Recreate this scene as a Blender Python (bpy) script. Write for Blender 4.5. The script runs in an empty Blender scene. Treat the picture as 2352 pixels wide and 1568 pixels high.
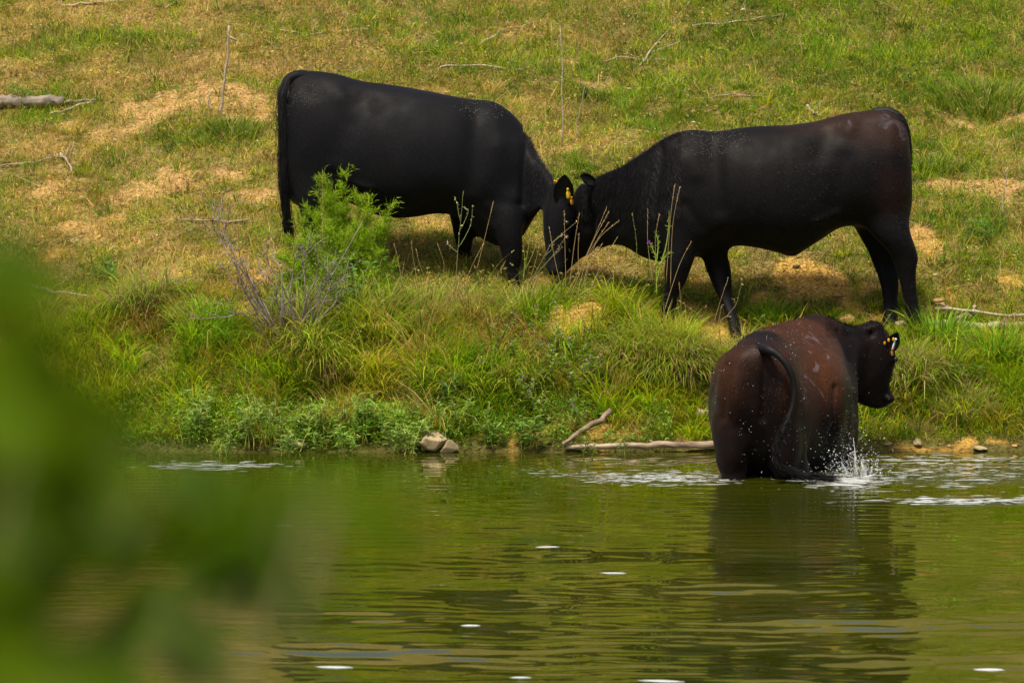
import bpy, math, random
import numpy as np
from mathutils import Vector
random.seed(7)
rng = np.random.default_rng(11)
PI = math.pi
S = bpy.context.scene
COL = S.collection

# ------------------------------------------------------------------ camera, sky, sun, exposure
CAM_H, CAM_Y = 2.8, -28.0
PITCH = math.radians(4.30)
FPX = 10388.0                      # focal length in the pixel unit used below (frame 2352 x 1568)
cd = bpy.data.cameras.new('camera')
cam = bpy.data.objects.new('camera', cd); COL.objects.link(cam)
cam.location = (0, CAM_Y, CAM_H)
cam.rotation_euler = (PI / 2 - PITCH, 0, 0)
cd.sensor_width = 36.0
cd.lens = FPX / 2352 * 36.0
cd.clip_start = 0.05
cd.clip_end = 3000
cd.dof.use_dof = True
cd.dof.focus_distance = 29.0
cd.dof.aperture_fstop = 7.5
S.camera = cam

wd = bpy.data.worlds.new('World'); S.world = wd; wd.use_nodes = True
nt = wd.node_tree; nt.nodes.clear()
SUN_EL, SUN_AZ = math.radians(68), math.radians(-25)      # azimuth from +Y towards +X is negated below
sky = nt.nodes.new('ShaderNodeTexSky'); sky.sky_type = 'NISHITA'; sky.sun_disc = False
sky.sun_elevation = SUN_EL; sky.sun_rotation = math.radians(205)
sky.air_density = 1.0; sky.dust_density = 7.0; sky.ozone_density = 0.6
bg = nt.nodes.new('ShaderNodeBackground'); bg.inputs['Strength'].default_value = 0.072
wo = nt.nodes.new('ShaderNodeOutputWorld')
nt.links.new(sky.outputs[0], bg.inputs[0]); nt.links.new(bg.outputs[0], wo.inputs[0])
sl = bpy.data.lights.new('sun', 'SUN'); sl.energy = 2.3; sl.angle = math.radians(10); sl.color = (1.0, 0.92, 0.78)
sun = bpy.data.objects.new('sun', sl); COL.objects.link(sun)
sdir = Vector((math.sin(math.radians(205)) * math.cos(SUN_EL), math.cos(math.radians(205)) * math.cos(SUN_EL), math.sin(SUN_EL)))
sun.rotation_euler = sdir.to_track_quat('Z', 'Y').to_euler()
S.view_settings.view_transform = 'Standard'; S.view_settings.look = 'None'
S.view_settings.gamma = 1.0; S.view_settings.use_curve_mapping = False
S.view_settings.exposure = 0.86
S.render.engine = 'CYCLES'
S.cycles.use_denoising = True
S.cycles.max_bounces = 5; S.cycles.diffuse_bounces = 2; S.cycles.glossy_bounces = 3
S.cycles.transmission_bounces = 4; S.cycles.transparent_max_bounces = 4

# ------------------------------------------------------------------ helpers: projection, noise, terrain
CP, SP = math.cos(PITCH), math.sin(PITCH)
def W(u, v, y):
    """world point on the vertical plane y that shows at (u, v)"""
    dx, dz = (u - 1176) / FPX, (784 - v) / FPX
    dirx, diry, dirz = dx, CP + dz * SP, -SP + dz * CP
    t = (y - CAM_Y) / diry
    return np.array([dirx * t, y, CAM_H + dirz * t])
def UV(p):
    p = np.asarray(p, float)
    x, y, z = p[..., 0], p[..., 1] - CAM_Y, p[..., 2] - CAM_H
    dep = y * CP - z * SP; up = y * SP + z * CP
    return 1176 + FPX * x / dep, 784 - FPX * up / dep

def hash2(ix, iy, seed):
    h = (ix.astype(np.int64) * 374761393 + iy.astype(np.int64) * 668265263 + seed * 1442695041) & 0xFFFFFFFF
    h = ((h ^ (h >> 13)) * 1274126177) & 0xFFFFFFFF
    h = h ^ (h >> 16)
    return (h & 0xFFFF) / 65535.0
def vnoise(x, y, seed=0):
    x = np.asarray(x, float); y = np.asarray(y, float)
    ix, iy = np.floor(x), np.floor(y); fx, fy = x - ix, y - iy
    fx = fx * fx * (3 - 2 * fx); fy = fy * fy * (3 - 2 * fy)
    a = hash2(ix, iy, seed); b = hash2(ix + 1, iy, seed); c = hash2(ix, iy + 1, seed); d = hash2(ix + 1, iy + 1, seed)
    return (a * (1 - fx) + b * fx) * (1 - fy) + (c * (1 - fx) + d * fx) * fy
def fbm(x, y, seed=0, oct=4):
    r = 0; a = .5; f = 1.0; n = 0
    for o in range(oct):
        r = r + a * vnoise(np.asarray(x) * f, np.asarray(y) * f, seed + o * 17); n += a; a *= .5; f *= 2.03
    return r / n
def sstep(a, b, x):
    t = np.clip((np.asarray(x, float) - a) / (b - a), 0, 1); return t * t * (3 - 2 * t)

PS = np.array([-40, -27.5, -26.5, -24.6, -22, -18, -3, -1.2, -.35, 0, .07, .3, .55, .8, 1.1, 1.5, 2.0, 3, 5, 7, 12, 24, 60, 120, 400.])
PZ = np.array([1.3, 1.2, 1.15, -.05, -.8, -1.4, -1.3, -.5, -.28, -.02, .03, .13, .33, .55, .70, .82, .956, 1.32, 2.05, 2.79, 4.6, 9.0, 21, 34, 48.])  # unseen upper hill raised so ripples reflect slope, not sky
def shore(x):
    x = np.asarray(x, float)
    return .42 * (1 - sstep(-2.9, -2.0, x)) + .16 * (fbm(x * 1.3, x * 0 + 3.3, 5, 3) - .5) + .05 * (sstep(2.0, 2.6, x))
MOUNDS = [(.47, 1.25, .26, .22, .10), (-2.15, 1.55, .2, .2, .06), (1.2, .95, .28, .2, .06), (3.3, 1.6, .3, .3, .05)]
def terrain(x, y):
    x = np.asarray(x, float); y = np.asarray(y, float)
    s = y - shore(x) * sstep(-14, -6, y)
    z = np.interp(s, PS, PZ)
    on = sstep(.1, .8, s)
    z = z + on * (.22 * (fbm(x * .55, y * .55, 21, 3) - .5) * sstep(1.8, 4, s) + .09 * (fbm(x * 2.1, y * 2.1, 31, 3) - .5) + .035 * (fbm(x * 9, y * 9, 41, 2) - .5))
    z = z - .17 * sstep(.7, 1.25, x) * np.exp(-((s - 1.25) / .55) ** 2)
    # uneven cut face of the bank: notches worn by hooves
    z = z - .14 * sstep(.25, .5, s) * (1 - sstep(.9, 1.3, s)) * sstep(.55, .75, fbm(x * 1.1, y * .3, 61, 2))
    for mx, my, rx, ry, h in MOUNDS:
        z = z + h * (.5 + fbm(x * 5, y * 5, 221, 3)) * np.exp(-((x - mx) / rx) ** 2 - ((y - my) / ry) ** 2)
    return z
YS = np.concatenate([np.arange(-1.2, 4, .01), np.arange(4, 14, .03)])
def G(u, v):
    """ground point seen at (u, v)"""
    dx, dz = (u - 1176) / FPX, (784 - v) / FPX
    t = (YS - CAM_Y) / (CP + dz * SP)
    xs = dx * t; zs = CAM_H + (-SP + dz * CP) * t
    g = np.maximum(terrain(xs, YS), 0.0)
    i = np.argmax(zs <= g)
    if zs[i] > g[i]: i = len(YS) - 1
    return np.array([xs[i], YS[i], float(terrain(xs[i], YS[i]))])

# ------------------------------------------------------------------ helpers: materials
def mat(name, base=(.5, .5, .5), rough=.6, spec=.5, metal=0):
    m = bpy.data.materials.new(name); m.use_nodes = True
    b = m.node_tree.nodes['Principled BSDF']
    b.inputs['Base Color'].default_value = (*base, 1); b.inputs['Roughness'].default_value = rough
    b.inputs['Specular IOR Level'].default_value = spec; b.inputs['Metallic'].default_value = metal
    return m
def N(m, t, **kw):
    n = m.node_tree.nodes.new(t)
    for k, v in kw.items(): setattr(n, k, v)
    return n
def L(m, a, b): m.node_tree.links.new(a, b)
def ramp(m, stops):
    r = N(m, 'ShaderNodeValToRGB'); e = r.color_ramp.elements
    while len(e) > 1: e.remove(e[-1])
    e[0].position = stops[0][0]; e[0].color = (*stops[0][1], 1)
    for p, c in stops[1:]:
        q = e.new(p); q.color = (*c, 1)
    return r
def veg_mat(name, trans=.35, rough=.5, spec=.35):
    m = mat(name, rough=rough, spec=spec); t = m.node_tree; b = t.nodes['Principled BSDF']
    a = N(m, 'ShaderNodeAttribute', attribute_name='col')
    L(m, a.outputs['Color'], b.inputs['Base Color'])
    tr = N(m, 'ShaderNodeBsdfTranslucent'); L(m, a.outputs['Color'], tr.inputs['Color'])
    mx = N(m, 'ShaderNodeMixShader'); mx.inputs[0].default_value = trans
    L(m, b.outputs[0], mx.inputs[1]); L(m, tr.outputs[0], mx.inputs[2])
    L(m, mx.outputs[0], t.nodes['Material Output'].inputs['Surface'])
    return m
M_grass = veg_mat('grass_blade', .45, .6, .2)
M_leaf = veg_mat('green_leaf', .35, .42, .4)
M_stem = veg_mat('plant_stem', .05, .7, .2)
M_near = veg_mat('near_leaf', .5, .75, .1)
M_flower = veg_mat('petal', .3, .6, .2)
def wood_mat(name, c1, c2, scale=18, stretch=(1, 1, 1)):
    m = mat(name, rough=.85, spec=.2); b = m.node_tree.nodes['Principled BSDF']
    tc = N(m, 'ShaderNodeTexCoord'); mp = N(m, 'ShaderNodeMapping'); mp.inputs['Scale'].default_value = stretch
    n = N(m, 'ShaderNodeTexNoise'); n.inputs['Scale'].default_value = scale; n.inputs['Detail'].default_value = 6
    n2 = N(m, 'ShaderNodeTexNoise'); n2.inputs['Scale'].default_value = scale * .3
    L(m, tc.outputs['Object'], mp.inputs[0]); L(m, mp.outputs[0], n.inputs[0]); L(m, tc.outputs['Object'], n2.inputs[0])
    ad = N(m, 'ShaderNodeMath', operation='ADD'); sc = N(m, 'ShaderNodeMath', operation='MULTIPLY'); sc.inputs[1].default_value = .5
    L(m, n.outputs[0], ad.inputs[0]); L(m, n2.outputs[0], ad.inputs[1]); L(m, ad.outputs[0], sc.inputs[0])
    r = ramp(m, [(.36, c1), (.62, c2)]); L(m, sc.outputs[0], r.inputs[0]); L(m, r.outputs[0], b.inputs['Base Color'])
    bp = N(m, 'ShaderNodeBump'); bp.inputs['Strength'].default_value = .7; bp.inputs['Distance'].default_value = .01
    L(m, n.outputs[0], bp.inputs['Height']); L(m, bp.outputs[0], b.inputs['Normal'])
    return m
M_drift = wood_mat('driftwood', (.16, .11, .07), (.46, .36, .25), 22, (.35, 1.6, 1.6))
M_pale = wood_mat('bleached_wood', (.26, .20, .14), (.55, .45, .32), 30, (.4, 1.6, 1.6))
M_greywood = wood_mat('grey_weathered_wood', (.09, .075, .06), (.30, .25, .19), 26, (.3, 2.2, 2.2))
M_twig = wood_mat('dead_twig', (.16, .125, .10), (.36, .30, .26), 40)
M_rock = wood_mat('sandstone', (.20, .155, .09), (.46, .36, .20), 12)
M_clay = wood_mat('clay_clod', (.30, .19, .065), (.48, .31, .11), 14)

# ------------------------------------------------------------------ helpers: geometry
class Geo:
    def __init__(s): s.v = []; s.f = []; s.c = []; s.n = 0
    def add(s, v, f, c=(1, 1, 1)):
        v = np.asarray(v, np.float32).reshape(-1, 3); f = np.asarray(f, np.int64).reshape(-1, 3)
        c = np.asarray(c, np.float32)
        if c.ndim == 1: c = np.tile(c[:3], (len(v), 1))
        s.v.append(v); s.f.append(f + s.n); s.c.append(c[:, :3]); s.n += len(v)
    def mesh(s, name, origin=(0, 0, 0), smooth=False):
        v = np.concatenate(s.v) - np.asarray(origin, np.float32); f = np.concatenate(s.f); c = np.concatenate(s.c)
        me = bpy.data.meshes.new(name)
        me.vertices.add(len(v)); me.vertices.foreach_set('co', v.astype(np.float32).ravel())
        me.loops.add(len(f) * 3); me.loops.foreach_set('vertex_index', f.astype(np.int32).ravel())
        me.polygons.add(len(f)); me.polygons.foreach_set('loop_start', np.arange(0, len(f) * 3, 3, dtype=np.int32))
        me.polygons.foreach_set('loop_total', np.full(len(f), 3, dtype=np.int32))
        if smooth: me.polygons.foreach_set('use_smooth', np.ones(len(f), dtype=bool))
        me.update(calc_edges=True)
        at = me.color_attributes.new('col', 'FLOAT_COLOR', 'POINT')
        at.data.foreach_set('color', np.concatenate([np.clip(c, 0, 1), np.ones((len(c), 1), np.float32)], 1).astype(np.float32).ravel())
        return me
    def build(s, name, m, parent=None, smooth=False, origin=None):
        o = (0, 0, 0)
        if parent is not None: o = world_loc(parent)
        elif origin is not None: o = origin
        me = s.mesh(name, o, smooth); me.materials.append(m)
        ob = bpy.data.objects.new(name, me); COL.objects.link(ob)
        if parent is not None: ob.parent = parent
        elif origin is not None: ob.location = origin
        return ob
def world_loc(o):
    l = Vector(o.location)
    while o.parent: o = o.parent; l = l + Vector(o.location)
    return np.array(l)
def thing(name, label, cat, loc, group=None):
    o = bpy.data.objects.new(name, None); COL.objects.link(o); o.location = tuple(float(a) for a in loc)
    o.empty_display_size = .1
    o['label'] = label; o['category'] = cat
    if group: o['group'] = group
    return o
def tag(o, label, cat, group=None):
    o['label'] = label; o['category'] = cat
    if group: o['group'] = group
    return o
def stuff(o, label, cat):
    o['kind'] = 'stuff'; o['label'] = label; o['category'] = cat; return o

def jit(c, n, amt=.2, amt2=.08):
    c = np.asarray(c, float)
    if c.ndim == 1: c = np.tile(c, (n, 1))
    k = 1 + amt * rng.standard_normal((n, 1)); return np.clip(c * k * (1 + amt2 * rng.standard_normal((n, 3))), .002, .9)
def blades(g, base, az, length, lean, curve, width, col, nseg=3, dark_base=.0, face=None):
    """flat tapering blades; lean = start angle from vertical, curve = extra bend to the tip"""
    n = len(base)
    az, length, lean, curve, width = [np.broadcast_to(np.asarray(a, float), (n,)) for a in (az, length, lean, curve, width)]
    d = np.stack([np.cos(az), np.sin(az), np.zeros(n)], 1)
    fa = az + PI / 2 + rng.normal(0, .6, n) if face is None else face
    sd = np.stack([np.cos(fa), np.sin(fa), rng.normal(0, .15, n)], 1)
    nv = 2 * nseg + 1
    V = np.zeros((n, nv, 3)); C = np.zeros((n, nv, 3)); p = np.array(base, float)
    for k in range(nseg + 1):
        t = k / nseg
        if k:
            ph = lean + curve * (k - .5) / nseg
            p = p + (length / nseg)[:, None] * (np.sin(ph)[:, None] * d + np.array([0, 0, 1.]) * np.cos(ph)[:, None])
        if k < nseg:
            w = (width * .5 * (1 - t ** 2 * .8) * (.75 if k == 0 else 1))[:, None]
            V[:, 2 * k] = p - sd * w; V[:, 2 * k + 1] = p + sd * w
            C[:, 2 * k] = C[:, 2 * k + 1] = col
        else:
            V[:, -1] = p; C[:, -1] = col
    F = []
    for k in range(nseg - 1):
        a = 2 * k; F += [[a, a + 1, a + 3], [a, a + 3, a + 2]]
    F += [[2 * nseg - 2, 2 * nseg - 1, 2 * nseg]]
    F = np.array(F)[None] + (np.arange(n) * nv)[:, None, None]
    g.add(V.reshape(-1, 3), F.reshape(-1, 3), C.reshape(-1, 3))
    return p
def leaves(g, base, dirv, up, length, width, col, fold=.25, droop=.15):
    """lanceolate leaves: 6 verts, 6 triangles, folded along the midrib"""
    n = len(base); length = np.broadcast_to(np.asarray(length, float), (n,))[:, None]; width = np.broadcast_to(np.asarray(width, float), (n,))[:, None]
    d = dirv / (np.linalg.norm(dirv, axis=1, keepdims=True) + 1e-9)
    sd = np.cross(d, up); sd /= (np.linalg.norm(sd, axis=1, keepdims=True) + 1e-9); nn = np.cross(sd, d)
    b = np.asarray(base, float)
    m1 = b + d * length * .38; m2 = b + d * length * .72 - nn * length * droop * .5; tip = b + d * length - nn * length * droop
    V = np.stack([b, m1 - sd * width * .5 + nn * width * fold, m1, m1 + sd * width * .5 + nn * width * fold,
                  m2 - sd * width * .33 + nn * width * fold * .6, m2 + sd * width * .33 + nn * width * fold * .6, tip], 1)
    F = np.array([[0, 2, 1], [0, 3, 2], [1, 2, 4], [2, 3, 5], [2, 5, 6], [2, 6, 4]])[None] + (np.arange(n) * 7)[:, None, None]
    col = np.asarray(col, float)
    if col.ndim == 1: col = np.tile(col, (n, 1))
    g.add(V.reshape(-1, 3), F.reshape(-1, 3), np.repeat(col, 7, 0))
def tube(g, pts, rad, col=(1, 1, 1), n=6, rough=0.0):
    pts = np.asarray(pts, float); m = len(pts); rad = np.broadcast_to(np.asarray(rad, float), (m,))
    tg = np.gradient(pts, axis=0); tg /= (np.linalg.norm(tg, axis=1, keepdims=True) + 1e-9)
    ref = np.array([.13, .21, .97]) if abs(tg[0][2]) < .9 else np.array([.9, .3, .1])
    V = []
    for i in range(m):
        a = np.cross(tg[i], ref); a /= np.linalg.norm(a) + 1e-9; b = np.cross(tg[i], a)
        th = np.arange(n) * 2 * PI / n
        r = rad[i] * (1 + rough * rng.standard_normal(n))
        V.append(pts[i] + (np.cos(th) * r)[:, None] * a + (np.sin(th) * r)[:, None] * b)
    V = np.concatenate(V + [pts[:1], pts[-1:]]); F = []
    for i in range(m - 1):
        for k in range(n):
            a, b2 = i * n + k, i * n + (k + 1) % n
            F += [[a, b2, b2 + n], [a, b2 + n, a + n]]
    for k in range(n):
        F += [[m * n, (k + 1) % n, k], [m * n + 1, (m - 1) * n + k, (m - 1) * n + (k + 1) % n]]
    g.add(V, F, col)
def wob(pts, k, amt):
    """resample a polyline with a slight wander"""
    pts = np.asarray(pts, float); t = np.linspace(0, len(pts) - 1, k); i = np.minimum(t.astype(int), len(pts) - 2); f = (t - i)[:, None]
    q = pts[i] * (1 - f) + pts[i + 1] * f
    w = rng.standard_normal((k, 3)) * amt; w[0] = 0
    return q + w
def blob(g, c, r, col=(1, 1, 1), seed=0, rough=.25, sub=2, flat=None, cuts=0):
    import bmesh
    bm = bmesh.new(); bmesh.ops.create_icosphere(bm, subdivisions=sub, radius=1)
    v = np.array([x.co[:] for x in bm.verts]); f = np.array([[x.index for x in q.verts] for q in bm.faces]); bm.free()
    nz = fbm(v[:, 0] * 1.6 + seed * 3.1 + v[:, 2], v[:, 1] * 1.6 + v[:, 2] * 1.3 + seed, seed, 3)
    v = v * (1 + rough * 2 * (nz - .5))[:, None]
    if flat: v[:, 2] = np.clip(v[:, 2], -1, flat)
    if cuts:
        cr = np.random.default_rng(seed + 77)
        for _ in range(cuts):
            q = cr.normal(0, 1, 3); q /= np.linalg.norm(q); ex = np.maximum(v @ q - cr.uniform(.5, .8), 0); v = v - ex[:, None] * q
        v = v * (1 + .12 * (fbm(v[:, 0] * 7 + v[:, 2] * 3, v[:, 1] * 7 + v[:, 2] * 5, seed, 2) - .5))[:, None]
    g.add(v * np.asarray(r) + np.asarray(c), f, col)

# ------------------------------------------------------------------ where the ground is bare, dry or green (world functions)
def patch(u, v, ru, rv):
    c = G(u, v); a = G(u, min(v + rv, 1030)); b = G(u, v - rv)
    return (c[0], c[1], ru / FPX * (c[1] - CAM_Y), max(.05, (b[1] - a[1]) / 2))
BARE = [(450, 232, 190, 42, 1.), (590, 255, 60, 30, .9), (360, 425, 200, 26, 1.), (180, 290, 90, 25, .5), (560, 455, 90, 22, .8), (180, 440, 90, 30, .5),
        (240, 520, 130, 30, .5), (2250, 425, 130, 22, 1.), (2230, 292, 110, 16, .7), (1880, 645, 150, 48, 1.), (1760, 700, 60, 40, .9), (1325, 706, 80, 36, 1.25),
        (1600, 775, 90, 45, 1.2), (1500, 760, 60, 22, .8), (560, 742, 40, 62, 1.2), (395, 640, 55, 22, .9), (600, 600, 50, 30, .6), (2160, 690, 50, 22, .9), (1960, 690, 60, 40, .9),
        (1420, 1010, 240, 22, 1.), (1250, 995, 60, 22, .8), (1640, 985, 70, 30, 1.), (2200, 1022, 170, 10, .9), (1330, 200, 90, 14, .5), (1900, 210, 60, 12, .5), (560, 140, 120, 14, .4),
        (1290, 345, 60, 14, .5), (2060, 755, 60, 22, 1.), (1690, 790, 50, 26, 1.), (1535, 735, 36, 16, .8), (2320, 650, 40, 40, .6), (1000, 520, 120, 20, .5), (100, 590, 60, 25, .6), (2130, 560, 60, 30, .5), (2040, 900, 1, 1, 0),
        (930, 690, 30, 12, .6), (1150, 745, 40, 14, .5), (1280, 140, 60, 9, .4), (1640, 60, 80, 9, .35), (60, 200, 70, 12, .4)]
BARE_W = [(*patch(u, v, ru, rv), k) for u, v, ru, rv, k in BARE if k > 0]
GREEN = [(540, 305, 110, 30), (120, 225, 60, 18), (820, 60, 90, 20), (1050, 45, 60, 18), (1650, 120, 120, 30), (1880, 60, 90, 25), (2240, 230, 130, 60), (2300, 130, 100, 40), (1440, 240, 60, 16),
         (2150, 380, 90, 25), (720, 470, 50, 30), (1760, 730, 60, 30), (230, 620, 70, 45), (2270, 530, 60, 60), (1550, 190, 80, 20), (1120, 110, 90, 16), (1800, 250, 80, 20), (300, 90, 120, 18), (1980, 160, 150, 40), (640, 540, 80, 30), (2250, 600, 70, 40)]
GREEN_W = [patch(*q) for q in GREEN]
def bare(x, y):
    x0, y0 = x, y; x = x + .22 * (fbm(x0 * 4, y0 * 4, 201, 3) - .5); y = y + .30 * (fbm(x0 * 4, y0 * 4, 211, 3) - .5)
    r = np.zeros(np.shape(x))
    for cx, cy, rx, ry, k in BARE_W:
        r = np.maximum(r, k * np.exp(-(((x - cx) / rx) ** 2 + ((y - cy) / ry) ** 2) ** 1.2))
    nz = fbm(np.asarray(x) * 5, np.asarray(y) * 5, 91, 3)
    return np.clip(sstep(.30, .75, r * (.9 + .1 * nz) + (nz - .5) * 1.5 * (r > .05)), 0, 1)
def green(x, y):
    r = np.zeros(np.shape(x))
    for cx, cy, rx, ry in GREEN_W:
        r = np.maximum(r, np.exp(-((x - cx) / rx) ** 2 - ((y - cy) / ry) ** 2))
    s = y - shore(x)
    bank = (1 - sstep(1.5, 2.2, s + .5 * (fbm(x * 1.2, y, 71, 2) - .5)))
    tilt = .33 + .38 * sstep(-2.5, 2.6, x) * sstep(2, 4, s) + .12 * sstep(5, 7.5, s)
    nz = .5 * fbm(np.asarray(x) * 1.7, np.asarray(y) * 1.7, 51, 4) + .5 * fbm(np.asarray(x) * 5.5, np.asarray(y) * 5.5, 57, 3)
    bank = bank * (1 - .75 * (1 - sstep(-1.9, -1.0, x)) * sstep(.75, 1.0, s)) * (1 - .55 * sstep(.45, .6, fbm(x * 1.6, y * 2.2, 77, 3)) * sstep(.3, .6, s))
    return np.clip(.08 + .5 * r + .75 * bank + tilt + 2.1 * (nz - .5), 0, 1)

# ------------------------------------------------------------------ ground
def axis(dense0, dense1, step, far0, far1):
    a = np.arange(dense0, dense1, step); lo = []; hi = []; s = step; p = dense0
    while p > far0: s *= 1.25; p -= s; lo.append(p)
    s = step; p = dense1
    while p < far1: s *= 1.25; p += s; hi.append(p)
    return np.array(lo[::-1] + list(a) + [dense1] + hi)
def grid_mesh(g, X, Y, zf, cf):
    xx, yy = np.meshgrid(X, Y); z = zf(xx, yy); nx = len(X); ny = len(Y)
    v = np.stack([xx, yy, z], -1).reshape(-1, 3)
    i = (np.arange(ny - 1)[:, None] * nx + np.arange(nx - 1)[None]).ravel()
    f = np.concatenate([np.stack([i, i + 1, i + nx + 1], 1), np.stack([i, i + nx + 1, i + nx], 1)])
    g.add(v, f, cf(xx, yy).reshape(-1, 3))
def ground_col(x, y):
    b = bare(x, y)[..., None]; gr = green(x, y)[..., None]; s = (y - shore(x))[..., None]
    n1 = fbm(x * 14, y * 14, 81, 3)[..., None]
    soil = np.array([.46, .29, .11]) * (1 - sstep(0, .5, 1 - s / 3.6)) + np.array([.54, .33, .075]) * sstep(0, .5, 1 - s / 3.6)
    soil = soil * (.75 + .5 * n1)
    thatch = np.array([.30, .21, .075]) * (1 - gr * .75) + np.array([.10, .11, .02]) * gr * .75
    thatch = thatch * (.6 + .8 * n1)
    wet = np.maximum(1 - sstep(.02, .16, s), .9 * sstep(.45, .6, fbm(x * 2.2, y * 2.2, 311, 3))[..., None] * (1 - sstep(.45, .6, s)))  # waterline damp; hollows at the bank foot get painted shade
    c = thatch * (1 - b) + soil * b
    return c * (1 - wet * .45)
g = Geo()
grid_mesh(g, axis(-4.6, 4.6, .04, -400, 400), axis(-.6, 9.5, .04, -60, 500), terrain, ground_col)
M_ground = mat('earth', rough=.95, spec=.15)
_a = N(M_ground, 'ShaderNodeAttribute', attribute_name='col'); _b = M_ground.node_tree.nodes['Principled BSDF']
_tc = N(M_ground, 'ShaderNodeTexCoord'); _n = N(M_ground, 'ShaderNodeTexNoise'); _n.inputs['Scale'].default_value = 45; _n.inputs['Detail'].default_value = 8
_v = N(M_ground, 'ShaderNodeTexVoronoi'); _v.inputs['Scale'].default_value = 28; _v.feature = 'DISTANCE_TO_EDGE'
L(M_ground, _tc.outputs['Object'], _n.inputs[0]); L(M_ground, _tc.outputs['Object'], _v.inputs['Vector'])
_r = ramp(M_ground, [(.3, (.38, .34, .30)), (.5, (.95, .93, .9)), (.7, (1.4, 1.4, 1.4))]); L(M_ground, _n.outputs[0], _r.inputs[0])
_m = N(M_ground, 'ShaderNodeMix', data_type='RGBA', blend_type='MULTIPLY'); _m.inputs[0].default_value = 1
L(M_ground, _a.outputs['Color'], _m.inputs[6]); L(M_ground, _r.outputs[0], _m.inputs[7]); L(M_ground, _m.outputs[2], _b.inputs['Base Color'])
_bp = N(M_ground, 'ShaderNodeBump'); _bp.inputs['Strength'].default_value = .9; _bp.inputs['Distance'].default_value = .03
L(M_ground, _n.outputs[0], _bp.inputs['Height']); L(M_ground, _bp.outputs[0], _b.inputs['Normal'])
o = g.build('ground', M_ground, smooth=True); o['kind'] = 'structure'

# ------------------------------------------------------------------ water
C3 = W(1745, 1095, -1.42); C3F = W(1930, 1085, -1.1)
def waves(x, y):
    r = np.random.default_rng(3); z = np.zeros(np.shape(x))
    wx = x + .25 * fbm(x * .8, y * .8, 5, 2); wy = y + .35 * fbm(x * .5, y * .7, 9, 2)
    near = 1 - sstep(-7.5, -3.2, y)
    for i in range(16):
        lam = r.uniform(.5, 1.5); a = r.normal(PI / 2, .55); k = 2 * PI / lam; ph = r.uniform(0, 6.28)
        z = z + lam * .0017 * np.sin(k * (np.cos(a) * wx + np.sin(a) * wy) + ph) * (.16 + .84 * near)
    for i in range(12):
        lam = r.uniform(.10, .24); a = r.normal(PI / 2, .22); k = 2 * PI / lam; ph = r.uniform(0, 6.28)
        z = z + lam * .0019 * np.sin(k * (np.cos(a) * wx + np.sin(a) * wy) + ph) * (.8 + .2 * near)
    for c, lam, am in ((C3, .21, .0010), (C3F, .17, .0010)):
        d = np.hypot(x - c[0], y - c[1])
        z = z + am * np.cos(2 * PI * d / lam) * np.exp(-d / 3.2) * sstep(.05, .3, d)
    return z
g = Geo()
grid_mesh(g, axis(-4.2, 4.2, .035, -400, 400), axis(-10.5, .75, .03, -24.0, 1.2), waves, lambda x, y: np.ones(x.shape + (3,)))
M_water = mat('pond_water', (.03, .03, .004), .015, .5)
_b = M_water.node_tree.nodes['Principled BSDF']; _b.inputs['IOR'].default_value = 1.6
_tc = N(M_water, 'ShaderNodeTexCoord')
_n0 = N(M_water, 'ShaderNodeTexNoise'); _n0.inputs['Scale'].default_value = .55; L(M_water, _tc.outputs['Object'], _n0.inputs[0])
_r = ramp(M_water, [(.35, (.026, .033, .0012)), (.65, (.044, .048, .0025))]); L(M_water, _n0.outputs[0], _r.inputs[0]); L(M_water, _r.outputs[0], _b.inputs['Base Color'])
_mp = N(M_water, 'ShaderNodeMapping'); _mp.inputs['Scale'].default_value = (.8, 1.3, 1); L(M_water, _tc.outputs['Object'], _mp.inputs[0])
_n = N(M_water, 'ShaderNodeTexNoise'); _n.inputs['Scale'].default_value = 7; _n.inputs['Detail'].default_value = 3; L(M_water, _mp.outputs[0], _n.inputs[0])
_bp = N(M_water, 'ShaderNodeBump'); _bp.inputs['Strength'].default_value = 1; _bp.inputs['Distance'].default_value = .0005; L(M_water, _n.outputs[0], _bp.inputs['Height'])
# choppy patches around the wading cow
_n2 = N(M_water, 'ShaderNodeTexNoise'); _n2.inputs['Scale'].default_value = 26; _n2.inputs['Detail'].default_value = 2; L(M_water, _mp.outputs[0], _n2.inputs[0])
_acc = None
for (u, v, ru, ry) in ((1500, 1098, 170, .30), (2200, 1090, 240, .55), (1960, 1100, 70, .35), (480, 1070, 110, .25), (2240, 1150, 170, .25)):
    y0 = 2.8 / math.tan(PITCH + (v - 784) / FPX) - 28; x0 = (u - 1176) / FPX * (y0 + 28)
    s1 = N(M_water, 'ShaderNodeVectorMath', operation='SUBTRACT'); s1.inputs[1].default_value = (x0, y0, 0); L(M_water, _tc.outputs['Object'], s1.inputs[0])
    s2 = N(M_water, 'ShaderNodeVectorMath', operation='MULTIPLY'); s2.inputs[1].default_value = (FPX / ru / (y0 + 28), 1 / ry, 0); L(M_water, s1.outputs[0], s2.inputs[0])
    s3 = N(M_water, 'ShaderNodeVectorMath', operation='LENGTH'); L(M_water, s2.outputs[0], s3.inputs[0])
    s4 = N(M_water, 'ShaderNodeMapRange'); s4.inputs[1].default_value = 1.3; s4.inputs[2].default_value = .2; L(M_water, s3.outputs['Value'], s4.inputs[0])
    if _acc is None: _acc = s4.outputs[0]
    else:
        mx = N(M_water, 'ShaderNodeMath', operation='MAXIMUM'); L(M_water, _acc, mx.inputs[0]); L(M_water, s4.outputs[0], mx.inputs[1]); _acc = mx.outputs[0]
_ml = N(M_water, 'ShaderNodeMath', operation='MULTIPLY'); L(M_water, _n2.outputs[0], _ml.inputs[0]); L(M_water, _acc, _ml.inputs[1])
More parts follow.
